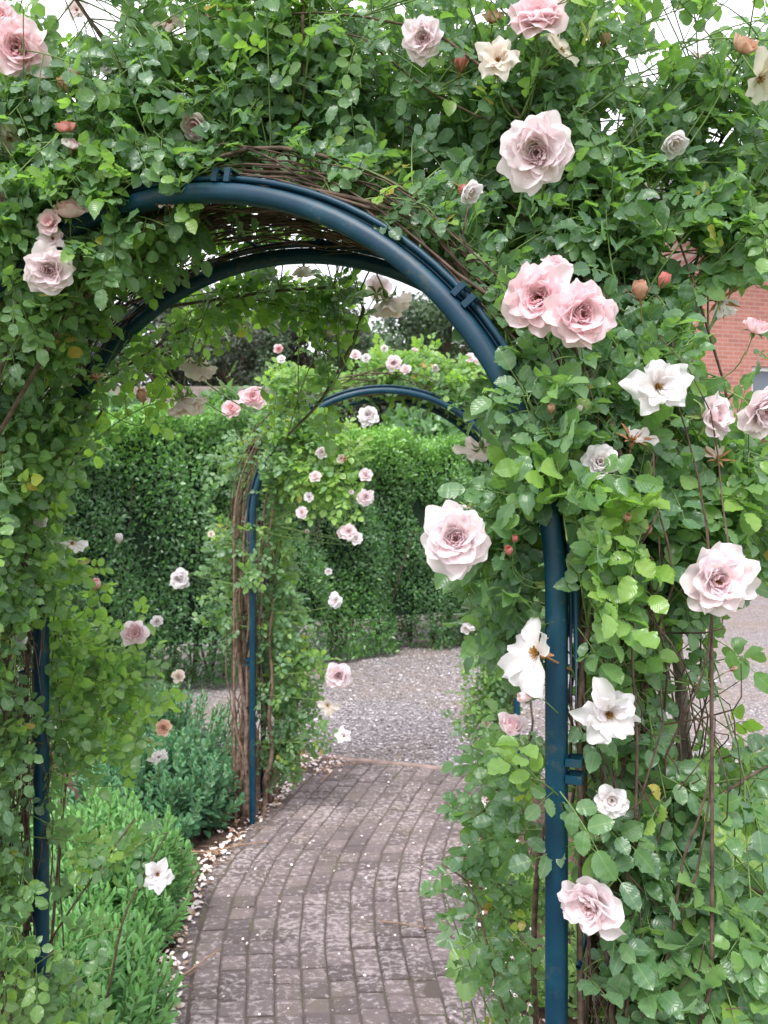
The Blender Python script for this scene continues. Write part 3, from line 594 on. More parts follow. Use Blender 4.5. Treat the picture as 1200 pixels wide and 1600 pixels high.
for k in range(40):
    t0 = rng.uniform(.5, 1.6); P = wander(AR1, LT - t0, LT - t0 - rng.uniform(.08, .5), rng.uniform(-.02, .06), rng.uniform(.33, .42), n=8, ramp_r=.02, ramp_w=.02, rlim=(-.035, .1), wlim=(.3, .43)); bs.tube(smooth(P, 1), np.linspace(.0018, .0008, len(P)), 4)
bs.build('bare_stems', M_TWIG, rL)
pR.ready(); pL.ready()
O1 = (.0, -1, .15)
# right plant masses: px, py, Y, rx, ry, rY, count, leaflet, tint
for b_ in [
 (560, 270, 1.42, 90, 30, .08, 26, .030, .40), (680, 340, 1.36, 70, 50, .08, 26, .030, .38), (780, 450, 1.28, 40, 70, .06, 18, .030, .36), (1140, 370, 1.35, 60, 40, .1, 16, .034, .5), (1150, 760, 1.3, 60, 60, .1, 14, .034, .5), (830, 640, 1.12, 20, 70, .02, 6, .032, .42), (870, 760, 1.10, 25, 60, .02, 6, .034, .5), (1010, 330, 1.3, 60, 40, .1, 14, .034, .45),
 (720, 170, 1.55, 130, 130, .35, 62, .034, .42), (900, 130, 1.5, 140, 140, .35, 62, .035, .42), (1080, 80, 1.45, 120, 90, .2, 22, .034, .5), (1080, 200, 1.55, 110, 190, .3, 40, .034, .40), (640, 40, 1.6, 150, 70, .3, 22, .034, .55), (900, 0, 1.5, 200, 50, .3, 14, .034, .58),
 (760, 330, 1.6, 110, 70, .25, 30, .033, .32), (900, 330, 1.45, 120, 110, .25, 58, .035, .40), (1000, 420, 1.5, 70, 90, .22, 40, .034, .42), (1150, 330, 1.5, 60, 60, .2, 18, .034, .5), (1170, 240, 1.45, 60, 120, .2, 24, .035, .48),
 (940, 560, 1.35, 110, 80, .18, 44, .034, .36), (880, 640, 1.25, 80, 60, .1, 30, .033, .36), (1010, 560, 1.35, 70, 60, .15, 24, .036, .42), (960, 680, 1.3, 120, 70, .15, 40, .036, .42), (1080, 740, 1.3, 120, 60, .15, 40, .038, .5), (1130, 840, 1.35, 90, 80, .2, 34, .036, .46), (1170, 560, 1.4, 40, 40, .1, 5, .036, .5),
 (800, 690, 1.35, 50, 90, .1, 16, .034, .40), (780, 800, 1.2, 60, 60, .08, 16, .040, .50), (930, 830, 1.12, 80, 80, .06, 11, .036, .66), (910, 930, 1.1, 40, 60, .05, 6, .036, .68), (1030, 850, 1.35, 80, 80, .18, 16, .035, .42), (770, 920, 1.25, 60, 60, .08, 16, .036, .42), (970, 1000, 1.3, 90, 90, .12, 15, .030, .48), (1040, 950, 1.35, 60, 60, .1, 14, .036, .42), (1090, 1040, 1.3, 40, 80, .1, 14, .036, .42),
 (850, 1090, 1.12, 40, 50, .06, 6, .034, .60), (845, 1190, 1.12, 50, 50, .06, 5, .037, .46), (1000, 1100, 1.3, 80, 90, .12, 18, .034, .5), (1040, 1240, 1.25, 110, 60, .12, 24, .035, .48), (1020, 1330, 1.2, 100, 80, .1, 20, .036, .48), (1120, 1420, 1.2, 90, 80, .12, 15, .037, .5), (1040, 1450, 1.2, 110, 80, .12, 20, .036, .48), (1130, 1540, 1.2, 100, 80, .15, 28, .036, .5), (990, 1560, 1.3, 100, 60, .12, 14, .034, .46), (1180, 1210, 1.4, 40, 50, .1, 8, .036, .5),
 (870, 1260, 1.12, 40, 60, .05, 6, .039, .40), (775, 1180, 1.7, 40, 50, .12, 6, .036, .42), (745, 1260, 1.7, 45, 35, .1, 3, .038, .40), (755, 1330, 1.7, 55, 45, .12, 6, .032, .44), (785, 1410, 1.65, 45, 50, .1, 5, .032, .50), (705, 1360, 1.7, 35, 30, .05, 2, .034, .42), (810, 1540, 1.6, 40, 50, .08, 4, .034, .46)]:
    px, py, Y, rx, ry, rY, n, sz, ti = b_
    pR.blob(px, py, Y, rx, ry, rY, int(n * 1.3 + .5), sz * (.86 if Y > 1.2 else .95), ti, (.05, -1, .15))
# left plant masses
for b_ in [
 (95, 680, 1.88, 35, 80, .04, 12, .034, .45), (60, 830, 1.9, 30, 60, .04, 8, .034, .42),
 (420, 250, 1.48, 70, 30, .06, 18, .030, .42), (440, 325, 1.82, 150, 22, .08, 14, .032, .42), (250, 380, 1.9, 90, 30, .1, 6, .032, .42), (290, 290, 1.40, 30, 25, .03, 8, .032, .42),
 (230, 300, 1.40, 80, 45, .06, 26, .032, .42), (130, 345, 1.42, 80, 60, .06, 30, .033, .42), (40, 420, 1.45, 70, 60, .06, 24, .034, .42), (20, 330, 1.42, 50, 60, .06, 14, .034, .45),
 (470, 110, 1.6, 130, 120, .3, 52, .033, .44), (330, 120, 1.6, 120, 120, .3, 55, .034, .42), (180, 150, 1.6, 120, 120, .3, 58, .034, .42), (50, 200, 1.6, 90, 170, .25, 60, .035, .42), (560, 200, 1.6, 80, 80, .3, 36, .033, .36), (300, 20, 1.6, 200, 50, .3, 16, .034, .55), (520, 10, 1.6, 140, 50, .3, 10, .034, .60),
 (250, 270, 1.5, 110, 60, .15, 60, .032, .42), (130, 320, 1.55, 100, 80, .2, 60, .034, .42), (200, 400, 1.58, 80, 50, .12, 22, .030, .36), (60, 440, 1.7, 90, 90, .2, 60, .034, .38), (90, 540, 1.8, 80, 70, .2, 50, .034, .38),
 (45, 650, 1.85, 70, 80, .2, 36, .034, .38), (35, 780, 1.85, 65, 80, .2, 34, .033, .38), (10, 920, 1.8, 50, 90, .15, 26, .033, .38), (0, 1060, 1.85, 45, 90, .15, 24, .033, .38), (5, 1200, 1.88, 50, 90, .15, 24, .034, .38), (-5, 1350, 1.85, 50, 90, .15, 20, .034, .38), (-10, 1500, 1.75, 60, 80, .15, 12, .034, .42),
 (140, 640, 2.0, 50, 50, .1, 8, .034, .60), (230, 560, 2.05, 50, 50, .08, 10, .034, .72), (330, 465, 2.05, 110, 34, .1, 12, .034, .70), (440, 445, 2.05, 80, 26, .1, 9, .034, .66), (535, 460, 1.98, 40, 40, .06, 8, .036, .62), (520, 560, 1.96, 35, 60, .04, 5, .034, .60), (470, 670, 1.95, 50, 30, .04, 7, .034, .64), (270, 600, 2.02, 40, 30, .05, 5, .034, .66),
 (130, 900, 2.1, 40, 60, .1, 8, .036, .70), (160, 1000, 2.15, 80, 80, .12, 12, .036, .66), (140, 1110, 2.15, 80, 80, .12, 10, .036, .60), (220, 1060, 2.2, 50, 60, .1, 9, .036, .60), (210, 1160, 2.15, 50, 50, .1, 6, .036, .52), (100, 1400, 1.95, 60, 90, .12, 3, .036, .48), (170, 1320, 1.98, 60, 60, .06, 3, .036, .50), (130, 1590, 1.9, 120, 30, .1, 6, .040, .52)]:
    px, py, Y, rx, ry, rY, n, sz, ti = b_
    pL.blob(px, py, Y, rx, ry, rY, int(n * (1.02 if py > 420 else 1.2) + .5), sz * .86, ti + (.08 if py > 420 else .02), (.05, -1, .15))
pL.shoot(bez([AR1.pt(3.0, .02, .39), at(585, 430, 1.95), at(560, 530, 1.95), at(510, 625, 1.95), at(440, 690, 1.95)]), .033, .66, (0, -1, .2), .045, .15, .003)
for f in FL_R: bloom(pR, rR, f[0], f[1], f[2], f[3], f[4], f[5], f[6], f[7], bool(f[8]))
for f in FL_L: bloom(pL, rL, f[0], f[1], f[2], f[3], f[4], f[5], f[6], f[7], bool(f[8]))
for p_, r_ in ((pR, rR), (pL, rL)):
    p_.L.build('foliage', M_ROSE, r_); p_.green.build('green_stems', M_STEM, r_); p_.wood.build('canes', M_BARK, r_)
# ---- roses on the farther arch
r2L = thing('climbing_rose', 'climbing rose with brown woody stems up the left post of the farther arch', 'climbing rose', (-.66, 4.3, 0), 'climbing roses on the arches')
r2R = thing('climbing_rose', 'pale green climbing rose heaped over the top and right post of the farther arch', 'climbing rose', (.75, 4.35, 0), 'climbing roses on the arches')
p2L = Plant(); p2R = Plant()
for k in range(22):
    P = wander(AR2, LT + .03, LT - rng.uniform(1.0, 2.3), rng.uniform(-.06, .14), rng.uniform(.03, .4), ramp_r=.015, rlim=(-.10, .10), wlim=(.03, .5)); p2L.cane(smooth(P, 2), rng.uniform(.006, .018), .004)
for k in range(10):
    P = wander(AR2, -.03, rng.uniform(1.5, 3.2), rng.uniform(.0, .1), rng.uniform(.05, .4), ramp_r=.02, rlim=(.0, .14)); p2R.cane(smooth(P, 2), rng.uniform(.005, .009), .003)
for k in range(60):
    t0 = rng.uniform(1.2, 3.6); P = wander(AR2, t0, t0 + rng.uniform(.3, 1.0), rng.uniform(.02, .1), rng.uniform(.05, .35), ramp_r=.015, rlim=(.02, .15)); (p2L if t0 > 2.8 else p2R).wood.tube(smooth(P, 1), .003, 4)
for k in range(40):
    t0 = rng.uniform(-.03, 1.2); P = wander(AR2, LT - t0, LT - t0 - rng.uniform(.3, 1.0), rng.uniform(.02, .1), rng.uniform(.02, .35), ramp_r=.025, rlim=(-.13, .14)); p2L.wood.tube(smooth(P, 1), .003, 4)
p2L.ready(); p2R.ready()
for b_ in [(470, 665, 3.98, 35, 30, .05, 14, .036, .62), (425, 720, 4.0, 25, 30, .05, 8, .034, .6), (400, 880, 3.98, 25, 60, .04, 5, .032, .5), (450, 590, 4.3, 50, 45, .2, 36, .036, .66), (520, 610, 4.3, 40, 35, .2, 22, .036, .60), (360, 720, 4.3, 40, 60, .15, 16, .034, .5), (345, 850, 4.3, 35, 80, .15, 20, .034, .48), (340, 960, 4.2, 30, 50, .12, 7, .034, .5),
 (455, 760, 4.25, 40, 70, .15, 24, .034, .5), (450, 880, 4.3, 45, 70, .15, 32, .034, .46), (460, 980, 4.3, 45, 60, .15, 34, .034, .44), (460, 1080, 4.3, 50, 60, .15, 44, .034, .42), (455, 1170, 4.3, 30, 50, .12, 40, .032, .40), (525, 700, 3.95, 60, 30, .1, 16, .036, .74), (535, 770, 3.9, 30, 50, .06, 14, .036, .74), (480, 740, 3.9, 30, 30, .06, 7, .036, .7), (505, 1140, 4.2, 30, 15, .1, 8, .03, .5), (490, 1030, 4.2, 25, 30, .08, 9, .034, .66)]:
    p2L.blob(*b_[:7], b_[7], b_[8], (0, -.9, .5), .04)
for b_ in [(610, 580, 4.35, 70, 30, .2, 46, .036, .72), (690, 585, 4.35, 80, 35, .2, 60, .036, .66), (640, 545, 4.4, 70, 25, .2, 26, .036, .76), (760, 620, 4.35, 60, 50, .2, 44, .036, .55), (800, 700, 4.3, 50, 60, .15, 24, .036, .48), (770, 1030, 4.3, 50, 60, .15, 44, .030, .46), (755, 1120, 4.3, 50, 60, .15, 50, .030, .44), (770, 1190, 4.4, 50, 40, .15, 40, .030, .42), (820, 900, 4.3, 50, 90, .15, 30, .032, .45), (740, 1060, 4.2, 30, 60, .1, 18, .028, .55)]:
    p2R.blob(*b_[:7], b_[7], b_[8], (0, -.9, .5), .04)
for p_, r_, fl in ((p2L, r2L, FL_2L), (p2R, r2R, FL_2R)):
    for f in fl: bloom(p_, r_, *f, face=(rng.uniform(-.4, .4), -1, rng.uniform(-.2, .5)))
    p_.L.build('foliage', M_ROSE, r_, lod=1); p_.green.build('green_stems', M_STEM, r_); p_.wood.build('woody_stems', M_WOODY if r_ is r2L else M_BARK, r_)
# ------------------------------------------------------------------ ground, path, gravel
def sheet(name, poly, z, mat, sub=None):
    mb = MB(); mb.add(np.array([[x, y, z] for x, y in poly]), [np.array([list(range(len(poly)))])]); o = mb.build(name, mat, smooth=False); o['kind'] = 'structure'; return o
m, t, b, out = newmat('ground_grass'); n1 = noise(t, .8, 6); n2 = noise(t, 30, 6)
c = mixc(t, n1, (.07, .14, .035), (.13, .20, .06)); c = mixc(t, mathn(t, 'MULTIPLY', n2, .5), c, (.10, .09, .05)); t.links.new(c, b.inputs['Base Color']); b.inputs['Roughness'].default_value = .95; bump(t, n2, b, .8, .03); M_GROUND = m
sheet('ground', [(-150, -60), (150, -60), (150, 250), (-150, 250)], -.06, M_GROUND)
edgeL = [(.15, -.6), (-.10, .4), (-.34, 1.2), (-.50, 1.9), (-.63, 2.557), (-.72, 3.02), (-.752, 3.38), (-.707, 3.73), (-.627, 4.02), (-.534, 4.36), (-.43, 4.82), (-.36, 5.10)]
edgeR = [(1.15, -.6), (.85, .4), (.62, 1.2), (.47, 1.9), (.389, 2.557), (.342, 3.1), (.34, 3.48), (.37, 3.80), (.44, 4.10), (.53, 4.38), (.625, 4.70), (.70, 4.82)]
edgeL = smooth(np.array(edgeL), 1); edgeR = smooth(np.array(edgeR), 1)
ml = np.r_[0, np.cumsum(np.linalg.norm(np.diff((edgeL + edgeR) / 2, axis=0), axis=1))]
def path_pt(s, u):
    L = np.array([np.interp(s, ml, edgeL[:, i]) for i in (0, 1)]); R = np.array([np.interp(s, ml, edgeR[:, i]) for i in (0, 1)]); return L + (R - L) * u
m, t, b, out = newmat('paver'); tn = attr(t)
base = ramp(t, tn, [(0, (.118, .090, .090)), (.5, (.175, .138, .136)), (1, (.235, .185, .178))]).outputs[0]
n1 = noise(t, 5, 5); n2 = noise(t, 42, 6, .62); n3 = noise(t, 160, 4)
co = t.nodes.new('ShaderNodeTexCoord'); mp = t.nodes.new('ShaderNodeMapping'); mp.inputs['Scale'].default_value = (.8, 1.25, 1); t.links.new(co.outputs['Object'], mp.inputs[0])
n4 = noise(t, 44, 6, .72, vec=mp.outputs[0]); n5 = noise(t, 2.2, 3)
lich = ramp(t, mathn(t, 'ADD', n4, mathn(t, 'MULTIPLY', mathn(t, 'SUBTRACT', n5, .5), .35)), [(.51, (0, 0, 0)), (.60, (1, 1, 1))]).outputs[0]
c = mixc(t, mathn(t, 'MULTIPLY', n2, .5), base, (.07, .062, .06)); c = mixc(t, ramp(t, n1, [(.5, (0, 0, 0)), (.75, (.5, .5, .5))]).outputs[0], c, (.12, .105, .06))
c = mixc(t, mathn(t, 'MULTIPLY', lich, .62), c, (.48, .41, .41))
t.links.new(c, b.inputs['Base Color']); b.inputs['Roughness'].default_value = .85; bump(t, mathn(t, 'ADD', n2, mathn(t, 'MULTIPLY', n3, .5)), b, .7, .004); M_PAVER = m
pav = MB(); LEN = ml[-1]; NC = 11; row = .088; nr = int(LEN / row)
def paver(c4, z, a):
    """bevelled block from four top corners"""
    c4 = np.array(c4); cen = c4.mean(0); ins = cen + (c4 - cen) * .93; inn = cen + (c4 - cen) * .80
    jit = rng.normal(0, .0016, 4); V = np.vstack([np.c_[ins, np.full(4, z - .05)], np.c_[ins, z - .006 + jit], np.c_[inn, z + jit]])
    f = [[4 * l + i, 4 * l + (i + 1) % 4, 4 * l + 4 + (i + 1) % 4, 4 * l + 4 + i] for l in (0, 1) for i in range(4)] + [[8, 9, 10, 11]]
    pav.add(V, [np.array(f)], a)
for cidx in range(NC):
    off = rng.normal(0, .004); s = off
    u0, u1 = cidx / NC, (cidx + 1) / NC; s = -.03 + off
    while s < LEN - .02:
        e = min(s + row * rng.uniform(.97, 1.03), LEN); wob = rng.normal(0, .0015)
        q = [path_pt(s, u0), path_pt(s, u1), path_pt(e, u1), path_pt(e, u0)]
        paver([p + rng.normal(0, .0009, 2) for p in q], rng.normal(0, .0022), rng.random()); s = e
# edging course on the left
s = .1
while s < LEN - .25:
    e = s + .15; q = [path_pt(s, -.075), path_pt(s, -.004), path_pt(e, -.004), path_pt(e, -.075)]; paver(q, -.001 + rng.normal(0, .0025), rng.random() * .6); s = e
o = pav.build('brick_path', M_PAVER, smooth=False); o['kind'] = 'structure'
m, t, b, out = newmat('path_joint'); n1 = noise(t, 9, 5); c = mixc(t, ramp(t, n1, [(.52, (0, 0, 0)), (.68, (1, 1, 1))]).outputs[0], (.11, .088, .075), (.10, .10, .055)); t.links.new(c, b.inputs['Base Color']); b.inputs['Roughness'].default_value = 1; bump(t, noise(t, 90, 4), b, .8, .006)
jm = MB(); S2 = np.linspace(0, LEN, 60); jm.grid(np.array([[[*path_pt(s, u), -.0072] for s in S2] for u in (-.08, .5, 1.0)])[::-1].copy()); o = jm.build('path_bed', m); o['kind'] = 'structure'
# gravel yard
m, t, b, out = newmat('gravel'); co = t.nodes.new('ShaderNodeTexCoord')
vo = t.nodes.new('ShaderNodeTexVoronoi'); vo.inputs['Scale'].default_value = 55; t.links.new(co.outputs['Object'], vo.inputs['Vector'])
vr = t.nodes.new('ShaderNodeSeparateColor'); t.links.new(vo.outputs['Color'], vr.inputs[0])
c = ramp(t, vr.outputs[0], [(0, (.15, .135, .138)), (.5, (.29, .265, .275)), (.85, (.42, .385, .40)), (1, (.58, .54, .56))]).outputs[0]
c = mixc(t, ramp(t, vo.outputs['Distance'], [(.35, (0, 0, 0)), (.75, (.7, .7, .7))]).outputs[0], c, (.10, .085, .075))
n1 = noise(t, .9, 6); c = mixc(t, ramp(t, n1, [(.42, (0, 0, 0)), (.68, (.6, .6, .6))]).outputs[0], c, (.26, .19, .13))
t.links.new(c, b.inputs['Base Color']); b.inputs['Roughness'].default_value = .9; bump(t, mathn(t, 'SUBTRACT', 1.0, vo.outputs['Distance']), b, .8, .02); M_GRAVEL = m
sheet('gravel_yard', [(-2.2, 5.75), (-.35, 5.12), (.72, 4.83), (1.4, 4.7), (14, 4.0), (14, 17), (-9, 17), (-9, 5)], -.028, M_GRAVEL)
M_STONE = leaf_material.__globals__['simple']('gravel_stone', (.36, .33, .34), .85, 8, .5)
m, t, b, out = newmat('gravel_stone_mix'); c = ramp(t, attr(t), [(0, (.10, .085, .09)), (.4, (.26, .235, .245)), (.8, (.42, .385, .40)), (1, (.66, .62, .64))]).outputs[0]; t.links.new(c, b.inputs['Base Color']); b.inputs['Roughness'].default_value = .85; M_STONE = m
st = MB(); ico = np.array([[0, 0, 1], [.9, 0, .3], [.3, .85, .25], [-.75, .5, .3], [-.7, -.55, .25], [.3, -.85, .3], [0, 0, -.3]]); icf = np.array([[0, 1, 2], [0, 2, 3], [0, 3, 4], [0, 4, 5], [0, 5, 1], [6, 2, 1], [6, 3, 2], [6, 4, 3], [6, 5, 4], [6, 1, 5]])
n = 15000; yy = 4.85 + 4.6 * rng.random(n) ** 1.7; xx = rng.uniform(-.62, .55, n) * yy * .5 + .1 * yy
xx2 = rng.uniform(-.6, 3.6, n); xx = np.where(rng.random(n) < .7, rng.uniform(-.8, 1.6, n), xx2)
lim = 4.98 - .28 * xx
ok = yy > np.maximum(lim + .08, 4.85); xx, yy = xx[ok], yy[ok]; k = len(xx); an = rng.uniform(0, 6.28, k); sz = rng.uniform(.006, .014, k) * (1 + .3 * rng.normal(size=k)).clip(.5, 1.6)
V = ico[None] * (1 + rng.normal(0, .18, (k, 7, 1))); V = V * sz[:, None, None] * np.array([1, .8, .6]); V = np.stack([V[..., 0] * np.cos(an)[:, None] - V[..., 1] * np.sin(an)[:, None] + xx[:, None], V[..., 0] * np.sin(an)[:, None] + V[..., 1] * np.cos(an)[:, None] + yy[:, None], V[..., 2] - .026], -1)
st.add(V.reshape(-1, 3), [(icf[None] + (np.arange(k) * 7)[:, None, None]).reshape(-1, 3)], np.repeat(rng.random(k), 7)); o = st.build('gravel_stones', M_STONE, smooth=False); o['kind'] = 'stuff'
# edging strip between path and gravel
kb = MB(); p0, p1 = np.array([-.62, 5.20]), np.array([.98, 4.72]); tt = np.linspace(0, 1, 24); wv = .006 * np.sin(tt * 17)
d = unit(p1 - p0); nn = np.array([-d[1], d[0]])
prof = [(0, -.06), (0, -.004), (.006, .004), (.044, .004), (.050, -.004), (.05, -.06)]
G = np.array([[[*(p0 + (p1 - p0) * a + nn * (q[0] + w_)), q[1]] for a, w_ in zip(tt, wv)] for q in prof]); kb.grid(G[::-1].copy()); M_KERB = simple('kerb_stone', (.34, .25, .22), .9, 16, .3)
o = kb.build('path_kerb', M_KERB); o['kind'] = 'structure'
# soil beds (bumpy)
def bed(name, outer, inner, z):
    a = np.array(outer, float); c = np.array(inner, float); s = np.linspace(0, 1, 70)
    ra = np.stack([np.interp(s, np.linspace(0, 1, len(a)), a[:, i]) for i in (0, 1)], -1); rc = np.stack([np.interp(s, np.linspace(0, 1, len(c)), c[:, i]) for i in (0, 1)], -1)
    G = []
    for u in np.linspace(0, 1, 26):
        p = ra + (rc - ra) * u; hz = z + (0 if u > .96 else .022 * (rng.random(70) - .2)); G.append(np.c_[p, np.broadcast_to(hz, (70,))])
    mb = MB(); mb.grid(np.array(G)); o = mb.build(name, M_SOIL); o['kind'] = 'structure'
eL = [tuple(path_pt(s, -.08)) for s in np.linspace(0, LEN, 14)]; eR = [tuple(path_pt(s, 1.003)) for s in np.linspace(0, LEN, 14)]
bed('soil_bed', [(-3.2, -.6), (-3.2, 1), (-3.2, 2.5), (-3.0, 4), (-2.6, 5.0), (-1.6, 5.6), (-.66, 5.18)], eL, -.022)
bed('soil_bed', eR, [(1.5, -.6), (1.25, 1.2), (1.0, 2), (.9, 3), (1.0, 4), (1.15, 4.68)], -.022)
# fallen petals and leaf litter
pe = Leaves(); 
def scatter(fn, n, size):
    for _ in range(n):
        x, y, z = fn(); pe.add(np.array([x, y, z]), unit([rng.normal(), rng.normal(), rng.normal() * .15]), unit([rng.normal() * .3, rng.normal() * .3, 1]), size * rng.uniform(.6, 1.2), rng.random(), rng.uniform(.7, 1.0))
def fa(): s = rng.uniform(1.6, LEN); u = -.03 - abs(rng.normal(.03, .075)); p = path_pt(s, u); return p[0], p[1], .007
def fb(): s = rng.uniform(.8, LEN); u = 1.0 + abs(rng.normal(.03, .09)); p = path_pt(s, u); return p[0], p[1], .006
def fc(): s = rng.uniform(.8, LEN); p = path_pt(s, rng.uniform(0, 1)); return p[0], p[1], .005
def fd(): x = rng.uniform(-.6, -.25); return x, 4.93 + rng.normal(0, .1) - .2 * x, .004
scatter(fa, 820, .024); scatter(fb, 900, .026); scatter(fc, 300, .012); scatter(fd, 160, .022)
m, t, b, out = newmat('fallen_petal'); c = ramp(t, attr(t), [(0, (.84, .76, .76)), (.6, (.80, .68, .66)), (.80, (.66, .48, .38)), (.88, (.36, .20, .12)), (1, (.20, .11, .07))]).outputs[0]; t.links.new(c, b.inputs['Base Color']); b.inputs['Roughness'].default_value = .8
o = pe.build('fallen_petals', m, lod=1, curl=-.3, fold=.4); o['kind'] = 'stuff'
lt = MB()
for k in range(420):
    q = fa() if rng.random() < .5 else (fb() if rng.random() < .7 else fd()); a = rng.uniform(0, 6.28); L_ = rng.uniform(.02, .09); p = np.array([q[0], q[1], .006]); d = np.array([math.cos(a), math.sin(a), rng.uniform(-.02, .12)]); tt = np.linspace(0, 1, 4)[:, None]
    lt.tube(p + d * L_ * tt + rng.normal(0, .002, (4, 3)), .0011, 4, a=rng.random())
o = lt.build('leaf_litter', M_DRY); o['kind'] = 'stuff'
def twig(pts, r, label):
    P = np.array([[*gxy(x, y), .010 + h] for x, y, h in pts]); mb = MB(); tt = np.linspace(0, len(P) - 1, 16); Q = smooth(np.stack([np.interp(tt, range(len(P)), P[:, i]) for i in range(3)], -1), 2)
    mb.tube(Q, np.linspace(r, r * .5, 16), 6, cap=True)
    j = 9; sd_ = Q[j] + np.array([.03, .03, .01]); mb.tube(np.array([Q[j], (Q[j] + sd_) / 2, sd_]), r * .45, 5); o = mb.build('fallen_twig', M_DRY); tag(o, label, 'twig', 'dry twigs on the ground')
twig([(255, 1545, 0), (290, 1530, .01), (320, 1510, .015), (346, 1495, .02)], .004, 'reddish dry twig lying across the left edge of the brick path at the front')
twig([(280, 1333, .0), (330, 1338, .01), (375, 1326, .01), (420, 1318, 0)], .004, 'long pale dry twig beside the light green perennial, reaching onto the path')
twig([(245, 1470, .0), (262, 1478, .02), (290, 1468, .01)], .0025, 'thin curved twig on the petals left of the path edging')
twig([(490, 1212, 0), (520, 1200, .01), (560, 1198, .01), (585, 1190, 0)], .0035, 'pinkish twig lying at the far left corner of the brick path')
twig([(500, 1225, 0), (525, 1208, .02), (535, 1195, 0)], .003, 'short forked twig at the foot of the farther rose')
twig([(595, 1443, 0), (640, 1450, .004), (672, 1455, 0)], .0025, 'thin dry twig lying alone near the middle of the path')
twig([(720, 1592, .05), (750, 1560, .07), (790, 1530, .08), (815, 1480, .12)], .005, 'reddish brown prickly twig at the foot of the right rose')
# ------------------------------------------------------------------ perennials beside the path
def rosette_clump(name, label, cx, cy, rx, ry, h, nstem, mat, Ls, nleaf, seedw=.42, group=None):
    root = thing(name, label, 'perennial plant', (cx, cy, 0), group); Lf = Leaves(); sm = MB()
    for k in range(nstem):
        a = rng.uniform(0, 6.28); rr = math.sqrt(rng.random()); fx, fy = rr * math.cos(a), rr * math.sin(a)
        top = np.array([cx + fx * rx, cy + fy * ry, h * math.sqrt(max(.06, 1 - .88 * rr ** 2)) * rng.uniform(.78, 1.12)]); b0 = np.array([cx + fx * rx * .55, cy + fy * ry * .55, -.03])
        t = np.linspace(0, 1, 6)[:, None]; mid = (b0 + top) / 2 + np.array([fx, fy, 0]) * .02; pts = (1 - t) ** 2 * b0 + 2 * t * (1 - t) * mid + t ** 2 * top; sm.tube(pts, .003, 5)
        ax = unit(pts[-1] - pts[-2]); tn = rng.normal(0, .12)
        for j in range(nleaf):
            f = j / nleaf; p = pts[-1] - ax * (1 - f) * h * .55; ph = j * GA; e1 = unit(np.cross(ax, [.1, 1, .05])); e2 = np.cross(ax, e1); rad = e1 * math.cos(ph) + e2 * math.sin(ph)
            lean = 1.5 - .9 * f; d = unit(rad * math.sin(lean) + ax * math.cos(lean) + rv() * .06)
            Lf.add(p + rad * .004, d, unit(ax * math.sin(lean) - rad * math.cos(lean) + rv() * .1), Ls * rng.uniform(.8, 1.1) * (1 - .5 * f), np.clip(.25 + .6 * f + tn, 0, 1), seedw)
    Lf.build('foliage', mat, root, lod=1, fold=.3, curl=-.25); sm.build('stems', M_STEM, root); return root
PG = 'leafy perennials left of the path'
rosette_clump('stonecrop', 'blue-green fleshy stonecrop clump by the foot of the farther arch', -1.16, 4.08, .47, .38, .46, 260, M_SEDUM_D, .066, 20, .68, PG)
rosette_clump('stonecrop', 'paler stonecrop mass directly behind the big blue-green clump, toward the hedge', -1.30, 4.75, .55, .34, .58, 150, M_SEDUM_D, .065, 18, .5, PG)
rosette_clump('leafy_perennial', 'light green narrow-leaved perennial at the path edge, beside the long pale twig', -1.10, 3.12, .38, .40, .48, 240, M_SEDUM_L, .080, 20, .32, PG)
rosette_clump('leafy_perennial', 'light green perennial at the bottom left, nearest the camera', -.96, 2.45, .32, .42, .36, 240, M_SEDUM_L, .072, 20, .32, PG)
rosette_clump('leafy_perennial', 'light green perennial spilling from under the left rose', -1.60, 3.40, .32, .40, .5, 90, M_SEDUM_L, .085, 20, .30, PG)
# low weeds in the right bed
for i, (x, y, lab) in enumerate([(.58, 2.7, 'low leafy weed on the right bed, nearest the path front'), (.55, 3.35, 'low leafy weed among fallen petals right of the path'), (.9, 2.3, 'bushy green weed at the foot of the right rose'), (.85, 3.0, 'bushy green weed behind the right rose beside the lawn'), (1.2, 2.2, 'green weed at the lower right under the rose sprays')]):
    rosette_clump('leafy_weed', lab, x, y, .13 if i < 2 else .22, .2, .14 if i < 2 else .3, 36 if i < 2 else 60, M_GRASS, .055, 12, .4, 'weeds in the right bed')
# serrated dark leaf plant
root = thing('lobed_leaf_weed', 'dark jagged-leaved weed poking out at the path edge left of the right post', 'weed', (.24, 1.95, 0)); mb = MB(); sm = MB()
def lobed(c, d, n, R, a):
    d = unit(d); n = unit(n - (n @ d) * d); s_ = np.cross(d, n); k = 46; th = np.linspace(-2.7, 2.7, k)
    rr = R * (.62 + .25 * np.cos(th * .5) + .16 * np.cos(th * 3.3)) * (1 + .055 * ((np.arange(k) % 2) * 2 - 1))
    rim = c + rr[:, None] * (np.cos(th)[:, None] * d + np.sin(th)[:, None] * s_) + (.10 * R * np.cos(th * 3.3 * 1.0) - .18 * rr)[:, None] * n
    mid = c + .5 * rr[:, None] * (np.cos(th)[:, None] * d + np.sin(th)[:, None] * s_) + (.07 * R * np.cos(th * 3.3) - .02 * R)[:, None] * n
    V = np.vstack([[c], mid, rim]); f3 = [[0, 1 + i, 2 + i] for i in range(k - 1)]; f4 = [[1 + i, 1 + k + i, 2 + k + i, 2 + i] for i in range(k - 1)]
    mb.add(V, [np.array(f3), np.array(f4)], a, np.zeros((len(V), 2)) + .5)
